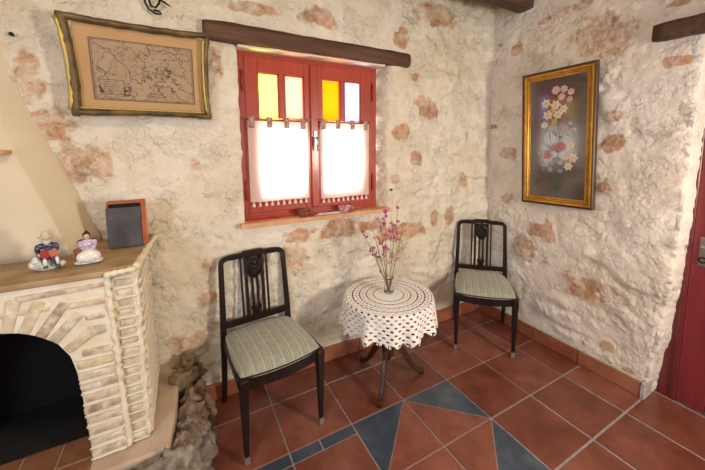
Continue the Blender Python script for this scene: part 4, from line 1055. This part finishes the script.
# iron ornament + nails
bm = bmesh.new(); Z0 = 2.06; Xc = -.765
sp_ = [(-.81, 2.24), (-.80, 2.16), (-.798, 2.10), (-.785, 2.068), (-.758, 2.052), (-.735, 2.056), (-.742, 2.066), (-.765, 2.068)]
tube(bm, [(x, .505, z) for x, z in sp_], .0045, 7)
tube(bm, [(-.782, .50, 2.11), (-.775, .50, 2.082), (-.757, .50, 2.078), (-.742, .50, 2.10), (-.737, .50, 2.125), (-.75, .50, 2.15)], .005, 7)
tube(bm, [(-.745, .498, 2.118), (-.72, .498, 2.108), (-.694, .498, 2.092)], [.005, .005, .002], 7)
tube(bm, [(-.765, .53, 2.22), (-.765, .50, 2.20), (-.75, .50, 2.15)], .005, 7)
tag(finish('iron_hook', bm, M_iron), 'curled black wrought iron hook hanging above the framed map', 'iron hook')
for x, z, l, lab in ((.590, 1.128, .03, 'dark round iron peg in wall just right of window'), (-1.262, 1.885, .03, 'small iron nail in wall left of the framed map'), (-.955, 2.09, .03, 'small dark nail above left part of framed map')):
    bm = bmesh.new(); tube(bm, [(x, .545, z), (x, .518, z)], .004, 8); tube(bm, [(x, .521, z), (x, .516, z)], .008, 12)
    tag(finish('wall_peg', bm, M_iron), lab, 'nail')

# ------------------------------------------------------------------ flower painting on right wall
pf = thing('framed_painting', 'tall gilt-framed painting of white and pink flowers on black, right wall', 'painting', (1.515, -.107, 1.03))
pf.rotation_euler = (-.022, .0, .034)
M_gf = simple('gold_leaf_frame', (0.52, 0.27, 0.045), .32, metal=.75, c2=(.36, .17, .03), scale=20, bump=.2)
M_gf2 = simple('dark_frame_edge', (0.06, 0.028, 0.012), .4, c2=(.10, .05, .02))
PY0, PY1, PZ0, PZ1 = -.235, .235, 0, .898      # local
def lean(z): return -.010-(z/.9)*.034
# profile rings (inset, depth toward room)
def frame_ring(bm, prof):
    loops = []
    for ins, dp in prof:
        loops.append([bm.verts.new((lean(z)-dp, y, z)) for y, z in ((PY0+ins, PZ0+ins), (PY1-ins, PZ0+ins), (PY1-ins, PZ1-ins), (PY0+ins, PZ1-ins))])
    for a, b in zip(loops, loops[1:]):
        for k in range(4): bm.faces.new((a[k], a[(k+1) % 4], b[(k+1) % 4], b[k]))
bm = bmesh.new(); frame_ring(bm, [(0.0, -.012), (0.0, .016), (.004, .022), (.010, .023), (.012, .019)]); finish('outer_moulding', bm, M_gf2, pf)
bm = bmesh.new(); frame_ring(bm, [(.012, .019), (.018, .024), (.026, .022), (.034, .014), (.038, .013), (.040, .016), (.044, .016), (.047, .010), (.054, .008), (.056, .002)]); finish('frame', bm, M_gf, pf)
m_, nt, N, L, B = mat('black_painted_canvas'); B.inputs['Base Color'].default_value = (.022, .020, .024, 1); B.inputs['Roughness'].default_value = .35; B.inputs['Coat Weight'].default_value = 1; B.inputs['Coat Roughness'].default_value = .13; B.inputs['Coat IOR'].default_value = 2.1
bm = bmesh.new(); bm.faces.new([bm.verts.new((lean(z)-.003, y, z)) for y, z in ((PY0+.05, PZ0+.05), (PY1-.05, PZ0+.05), (PY1-.05, PZ1-.05), (PY0+.05, PZ1-.05))]); cv = finish('canvas', bm, m_, pf)
P_ = {'w': simple('paint_cream', (.75, .66, .50), .5), 'p': simple('paint_pink', (.55, .22, .26), .5), 'pp': simple('paint_pale_pink', (.68, .45, .45), .5), 'y': simple('paint_yellow', (.70, .45, .08), .5), 'g': simple('paint_green', (.07, .13, .07), .6), 'b': simple('paint_blue', (.30, .38, .48), .5)}
# canvas coords from photo crop: u 0..1 left->right (Y from +.18 to -.18), v 0..1 top->bottom
def cvp(u, v, d=.0045): z = PZ1-.055-(PZ1-.11)*v; return Vector((lean(z)-d, PY1-.055-(PY1-PY0-.11)*u, z))
def petal_flower(key, u, v, r, n, w=.34, ctr='y'):
    bm = bmesh.new(); c = cvp(u, v); ph_ = rg.uniform(0, 6)
    for k in range(n):
        a = ph_+k*2*PI/n; d = Vector((0, math.cos(a), math.sin(a))); e = Vector((0, -math.sin(a), math.cos(a)))
        P = [c+d*r*.1, c+d*r*.5+e*r*w, c+d*r*.8+e*r*w*.6, c+d*r, c+d*r*.8-e*r*w*.6, c+d*r*.5-e*r*w]
        bm.faces.new([bm.verts.new(p+Vector((-.0006*(k % 2), 0, 0))) for p in P])
    # centre
    nf = len(bm.faces)
    f = bm.faces.new([bm.verts.new(c+Vector((-.0015, r*.16*math.cos(a), r*.16*math.sin(a)))) for a in [j*PI/4 for j in range(8)]]); f.material_index = 1
    finish('painted_flower', bm, [P_[key], P_[ctr]], cv)
bm = bmesh.new()
def stroke(pts_, w):
    P = [cvp(u, v, .004) for u, v in pts_]
    for a, b in zip(P, P[1:]):
        d = (b-a).normalized(); n_ = Vector((0, -d.z, d.y))*w; bm.faces.new([bm.verts.new(q) for q in (a-n_, b-n_, b+n_, a+n_)])
for pts_ in ([(.50, .93), (.46, .75), (.42, .60), (.36, .42)], [(.52, .95), (.52, .7), (.56, .5), (.50, .25), (.45, .12)], [(.54, .93), (.60, .8), (.66, .66)], [(.46, .93), (.40, .82), (.28, .70)], [(.55, .95), (.62, .86), (.70, .78)], [(.50, .95), (.44, .88), (.38, .82)], [(.56, .5), (.68, .44), (.78, .40)], [(.42, .60), (.30, .55), (.22, .52)]): stroke(pts_, .0016)
for _ in range(46):
    u, v = rg.gauss(.50, .13), rg.uniform(.25, .92); a = rg.uniform(0, 6.28); l = rg.uniform(.02, .05); stroke([(u, v), (u+l*math.cos(a)*1.8, v+l*math.sin(a))], rg.uniform(.002, .005))
finish('painted_stems', bm, P_['g'], cv)
for a in [('pp', .48, .10, .030, 7, .4), ('pp', .62, .10, .026, 7, .4), ('pp', .58, .16, .026, 7, .4), ('pp', .74, .13, .024, 6, .4), ('pp', .72, .19, .022, 6, .4), ('w', .30, .20, .034, 6), ('w', .48, .22, .036, 6), ('w', .34, .30, .036, 6), ('w', .52, .30, .034, 6), ('w', .28, .38, .028, 6), ('w', .62, .26, .030, 6), ('y', .44, .26, .022, 6), ('y', .46, .36, .024, 6),
          ('w', .66, .41, .014, 5), ('w', .74, .38, .012, 5), ('w', .82, .43, .012, 5), ('w', .58, .43, .011, 5), ('y', .70, .47, .010, 5), ('p', .58, .565, .036, 9, .45, 'p'), ('p', .34, .64, .030, 9, .45, 'p'), ('p', .44, .58, .022, 8, .45, 'pp'), ('w', .76, .56, .028, 6), ('w', .80, .66, .034, 6), ('w', .68, .65, .026, 6), ('w', .72, .73, .030, 6), ('b', .50, .68, .024, 7, .4), ('b', .40, .76, .020, 7, .4), ('pp', .58, .70, .018, 6, .4), ('b', .58, .77, .016, 6, .4), ('w', .24, .55, .010, 5), ('w', .18, .62, .009, 5), ('pp', .28, .72, .012, 5)]:
    petal_flower(*a)

# ------------------------------------------------------------------ things on the mantel
MZ = 1.0
M_bluepage = simple('worn_blue_black_cover', (.050, .050, .065), .7, c2=(.085, .082, .095), scale=14, bump=.3)
M_orange = simple('orange_brown_leather', (.42, .11, .03), .5, c2=(.30, .07, .02), scale=18, bump=.3)
bk_ = thing('old_box', 'old orange-brown wooden box with dark blue front standing near wall on mantel', 'box', (-.915, .365, MZ))
bk_.rotation_euler = (-.06, 0, .0)
bm = bmesh.new()
hw_, hh, dd = .066, .198, .085
box(bm, (-hw_, -dd/2, 0), (-hw_+.006, dd/2, hh), .001); box(bm, (hw_-.013, -dd/2, 0), (hw_, dd/2, hh), .001); box(bm, (-hw_+.0055, -dd/2+.0005, hh-.010), (hw_-.0125, dd/2, hh-.0005)); box(bm, (-hw_+.0055, -dd/2+.0005, .0005), (hw_-.0125, dd/2, .006)); box(bm, (-hw_+.0055, dd/2-.006, .005), (hw_-.0125, dd/2-.0005, hh-.009))
finish('case', bm, M_orange, bk_)
bm = bmesh.new(); box(bm, (-hw_-.002, -dd/2-.007, .0), (hw_-.013, -dd/2-.001, hh-.026), .002); finish('dark_front_panel', bm, M_bluepage, bk_)
bm = bmesh.new(); box(bm, (-hw_+.007, -dd/2+.006, .007), (hw_-.0135, dd/2-.007, hh-.011)); finish('dark_inside', bm, M_soot, bk_)
bm = bmesh.new(); box(bm, (hw_-.001, -dd/2+.018, .004), (hw_+.0015, dd/2-.012, hh-.03), .0008); finish('side_strip', bm, simple('orange_edge', (.75, .22, .04), .5), bk_)

def rem(o, vox=.0016):
    md = o.modifiers.new('r', 'REMESH'); md.mode = 'VOXEL'; md.voxel_size = vox; md.use_smooth_shade = True
M_skin = simple('porcelain_skin', (.72, .50, .38), .25, coat=.5, c2=(.70, .46, .35)); M_navy = simple('dark_blue_glaze', (.045, .06, .12), .25, coat=.6, c2=(.03, .035, .06)); M_redb = simple('red_book_glaze', (.33, .035, .03), .3, coat=.5)
M_hat = simple('cream_hat_glaze', (.66, .62, .50), .3, coat=.5); M_green = simple('green_glaze', (.08, .15, .08), .3, coat=.5); M_hair = simple('dark_hair_glaze', (.05, .025, .02), .3); M_lil = simple('lilac_glaze', (.42, .34, .55), .25, c2=(.62, .55, .66), coat=.6, scale=60); M_rust = simple('rust_glaze', (.30, .09, .05), .3, coat=.5)
M_base = simple('mottled_base_glaze', (.80, .79, .74), .3, c2=(.42, .46, .42), scale=60, coat=.5)
M_beard = simple('white_beard_glaze', (.62, .64, .62), .3)
# seated man reading
S = 1.0
mn_ = thing('porcelain_figurine', 'porcelain figurine of a bearded person in cream hat reading a red book, on mantel', 'figurine', (-1.128, .150, MZ), .35)
def fig(name, blobs, m_, parent, vox=.0016, label=None):
    bm = bmesh.new()
    for b in blobs: blob(bm, b[0], b[1], 3, rot=(b[2] if len(b) > 2 else None))
    o = finish(name, bm, m_, parent, True); rem(o, vox)
    if label: o['label'] = label
    return o
fig('rocky_base', [((0, 0, .009), (.036, .028, .011)), ((-.020, -.012, .024), (.022, .018, .020)), ((-.006, .010, .030), (.030, .022, .030)), ((.028, -.006, .014), (.020, .022, .012)), ((-.030, -.018, .038), (.012, .010, .010)), ((-.036, -.008, .026), (.014, .014, .016)), ((-.030, -.014, .046), (.010, .010, .010)), ((.034, -.016, .018), (.012, .010, .010)), ((-.010, -.024, .018), (.014, .010, .012))], M_base, mn_)
bd = fig('body', [((.002, .008, .062), (.024, .017, .030)), ((.002, .006, .085), (.027, .015, .012)), ((-.022, .002, .076), (.008, .009, .017)), ((-.021, -.012, .060), (.007, .015, .007)), ((.026, .002, .076), (.008, .009, .017)), ((.024, -.012, .060), (.007, .015, .007)), ((.002, .003, .097), (.008, .008, .010)), ((.002, -.001, .108), (.0115, .012, .0135)), ((.014, -.010, .042), (.012, .024, .012)), ((-.008, -.010, .044), (.012, .022, .011)), ((.020, -.028, .030), (.007, .008, .020)), ((-.010, -.028, .034), (.007, .008, .018)), ((-.016, -.026, .060), (.006, .006, .006)), ((.022, -.026, .060), (.006, .006, .006))], M_navy, mn_, .0014)
fig('face', [((.002, -.0045, .108), (.0105, .0105, .0125)), ((.002, -.016, .107), (.0022, .003, .003)), ((-.008, -.002, .107), (.003, .003, .004)), ((.012, -.002, .107), (.003, .003, .004)), ], M_skin, bd, .0012)
fig('hand', [((-.019, -.030, .061), (.0065, .0065, .0065))], M_skin, bd, .0012); fig('hand', [((.025, -.030, .061), (.0065, .0065, .0065))], M_skin, bd, .0012)
fig('beard', [((.002, -.011, .099), (.009, .007, .010)), ((-.005, -.008, .103), (.005, .006, .008)), ((.009, -.008, .103), (.005, .006, .008))], M_beard, bd, .0012)
fig('eyes', [((-.0022, -.0143, .1105), .0011), ((.0062, -.0143, .1105), .0011)], M_hair, bd, .0005)
bm = bmesh.new(); lathe(bm, [(0, .024), (.008, .0225), (.0115, .015), (.0125, .006), (.020, .002), (.0215, 0), (.0125, -.001), (0, -.001)], 24, (.002, .000, .116)); finish('hat', bm, M_hat, bd)
bm = bmesh.new()
for s in (-1, 1):
    Mx = Matrix.Translation((.003, -.036, .058)) @ Matrix.Rotation(s*-.30, 4, 'Y') @ Matrix.Rotation(-.6, 4, 'X'); box(bm, (0 if s > 0 else -.024, -.002, -.011), (.024 if s > 0 else 0, .002, .017), .0008, M=Mx)
finish('book', bm, M_redb, mn_)
fig('stocking', [((.022, -.030, .034), (.0065, .007, .019)), ((-.009, -.031, .034), (.0065, .007, .016))], M_white, bd, .0014)
fig('shoe', [((.023, -.036, .016), (.008, .013, .006)), ((-.009, -.036, .018), (.007, .011, .006))], M_green, bd, .0014)
# seated woman
wm = thing('porcelain_figurine', 'porcelain figurine of a seated person in white skirt and lilac blouse, on mantel', 'figurine', (-1.016, .158, MZ), .15)
fig('base', [((0, 0, .009), (.044, .030, .010)), ((.020, -.012, .010), (.020, .018, .009)), ((-.022, -.010, .010), (.020, .018, .009))], M_base, wm)
sk = fig('skirt', [((0, -.004, .030), (.033, .028, .026)), ((.010, -.012, .028), (.026, .020, .024)), ((-.012, -.012, .028), (.024, .020, .022)), ((0, .004, .048), (.022, .018, .018))], M_white, wm)
fig('skirt_hem', [((.020*math.cos(a)*1.6, -.006+.016*math.sin(a)*1.5, .016+.003*math.sin(5*a)), (.007, .007, .004)) for a in [k*PI/9 for k in range(18)]], M_lil, sk)
wb_ = fig('body', [((0, .006, .068), (.015, .012, .020)), ((0, .006, .082), (.019, .011, .009)), ((-.020, .000, .074), (.008, .009, .014)), ((.021, .000, .074), (.008, .009, .014)), ((-.014, -.012, .062), (.009, .010, .006)), ((.016, -.012, .064), (.010, .009, .006)), ((0, -.018, .062), (.006, .006, .005)), ((0, .004, .092), (.0055, .0055, .008)), ((-.001, .001, .104), (.0095, .010, .012))], M_lil, wm, .0013)
fig('face', [((-.001, -.0025, .103), (.009, .0088, .011)), ((-.001, -.0125, .102), (.0018, .0025, .0025)), ((0, .003, .091), (.0065, .0065, .007))], M_skin, wb_, .0012)
fig('eyes', [((-.0045, -.0102, .105), .001), ((.0026, -.0102, .105), .001)], M_hair, wb_, .0005)
fig('hair', [((-.001, .003, .110), (.0115, .0115, .0095)), ((-.001, .011, .117), (.006, .006, .006)), ((-.010, .002, .104), (.003, .006, .007)), ((.008, .002, .104), (.003, .006, .007))], M_hair, wb_, .0012)
fig('shawl', [((-.018, .010, .080), (.012, .010, .012)), ((.020, .010, .080), (.012, .010, .012)), ((0, .015, .074), (.020, .007, .020))], M_navy, wb_, .0013)
fig('bag', [((-.030, -.008, .052), (.011, .009, .012)), ((-.024, -.016, .062), (.010, .005, .006))], M_rust, wm, .0013)
bm = bmesh.new(); tube(bm, [(-.036, -.014, .004), (-.035, -.012, .056)], .0015, 6); finish('cane', bm, M_hair, wm)

# ------------------------------------------------------------------ things on the sill
SZ = 1.005
M_bowlr = simple('red_painted_pottery', (.40, .02, .015), .3, coat=.5, c2=(.22, .13, .08), scale=45); M_bowlw = simple('white_pottery', (.80, .76, .76), .25, c2=(.55, .05, .08), scale=34, coat=.5)
for x, y, ms, lab, sc in ((-.050, .535, [M_bowlr, M_soot], 'small red and brown pottery bowl on window sill under the centre post', 1.22), (.232, .538, [M_bowlw, M_soot], 'small white and pink pottery bowl on the right part of window sill', 1.28)):
    t = thing('pottery_bowl', lab, 'bowl', (x, y, SZ)); bm = bmesh.new()
    lathe(bm, [(0, 0), (.018*sc, 0), (.020*sc, .003), (.028*sc, .012), (.034*sc, .024), (.035*sc, .034), (.036*sc, .037), (.033*sc, .037), (.030*sc, .026), (.018*sc, .008), (0, .006)], 28); finish('bowl', bm, ms[0], t)
    bm = bmesh.new(); lathe(bm, [(.036*sc, .033), (.0372*sc, .036), (.035*sc, .039), (.0325*sc, .037)], 28); o = finish('rim', bm, P_['p'] if x > 0 else M_hair, t)
    bm = bmesh.new(); tube(bm, [(.033*sc, 0, .030), (.048*sc, -.002, .028), (.050*sc, -.003, .018), (.027*sc, 0, .012)], .003, 6); finish('handle', bm, ms[0], t)
bm = bmesh.new()
Vv = {}
for i in range(13):
    for j in range(5): Vv[i, j] = bm.verts.new((.01+.20*i/12, .500+.055*j/4+.006*mn.noise(Vector((i*.3, j, 0))), SZ+.0025+.003*abs(mn.noise(Vector((i*.5, j*.5, 1))))))
for i in range(12):
    for j in range(4): bm.faces.new((Vv[i, j], Vv[i+1, j], Vv[i+1, j+1], Vv[i, j+1])).smooth = True
o = finish('folded_paper', bm, simple('white_paper', (.82, .80, .80), .7)); md = o.modifiers.new('s', 'SOLIDIFY'); md.thickness = .0015; md.offset = 1; tag(o, 'crumpled white paper lying on sill between the two bowls', 'paper')
bm = bmesh.new(); box(bm, (-.385, .55, SZ), (-.20, .586, SZ+.006), .002); tube(bm, [(-.24, .545, SZ+.009), (-.10, .535, SZ+.006)], .003, 6)
o = finish('red_cloth_strip', bm, simple('bright_red_cloth', (.55, .03, .02), .6)); tag(o, 'bright red strip lying at left end of the window sill', 'cloth')
bm = bmesh.new()
for k in range(16): blob(bm, (-.005+rg.uniform(-.030, .04), .512+rg.uniform(-.010, .018), SZ+.006), (.012, .008, .007), 1, nz=.3, seed=k)
tag(finish('dried_petals', bm, M_redb), 'scatter of dried red petals beside the brown bowl on sill', 'petals'); bpy.data.objects['dried_petals']['kind'] = 'stuff'
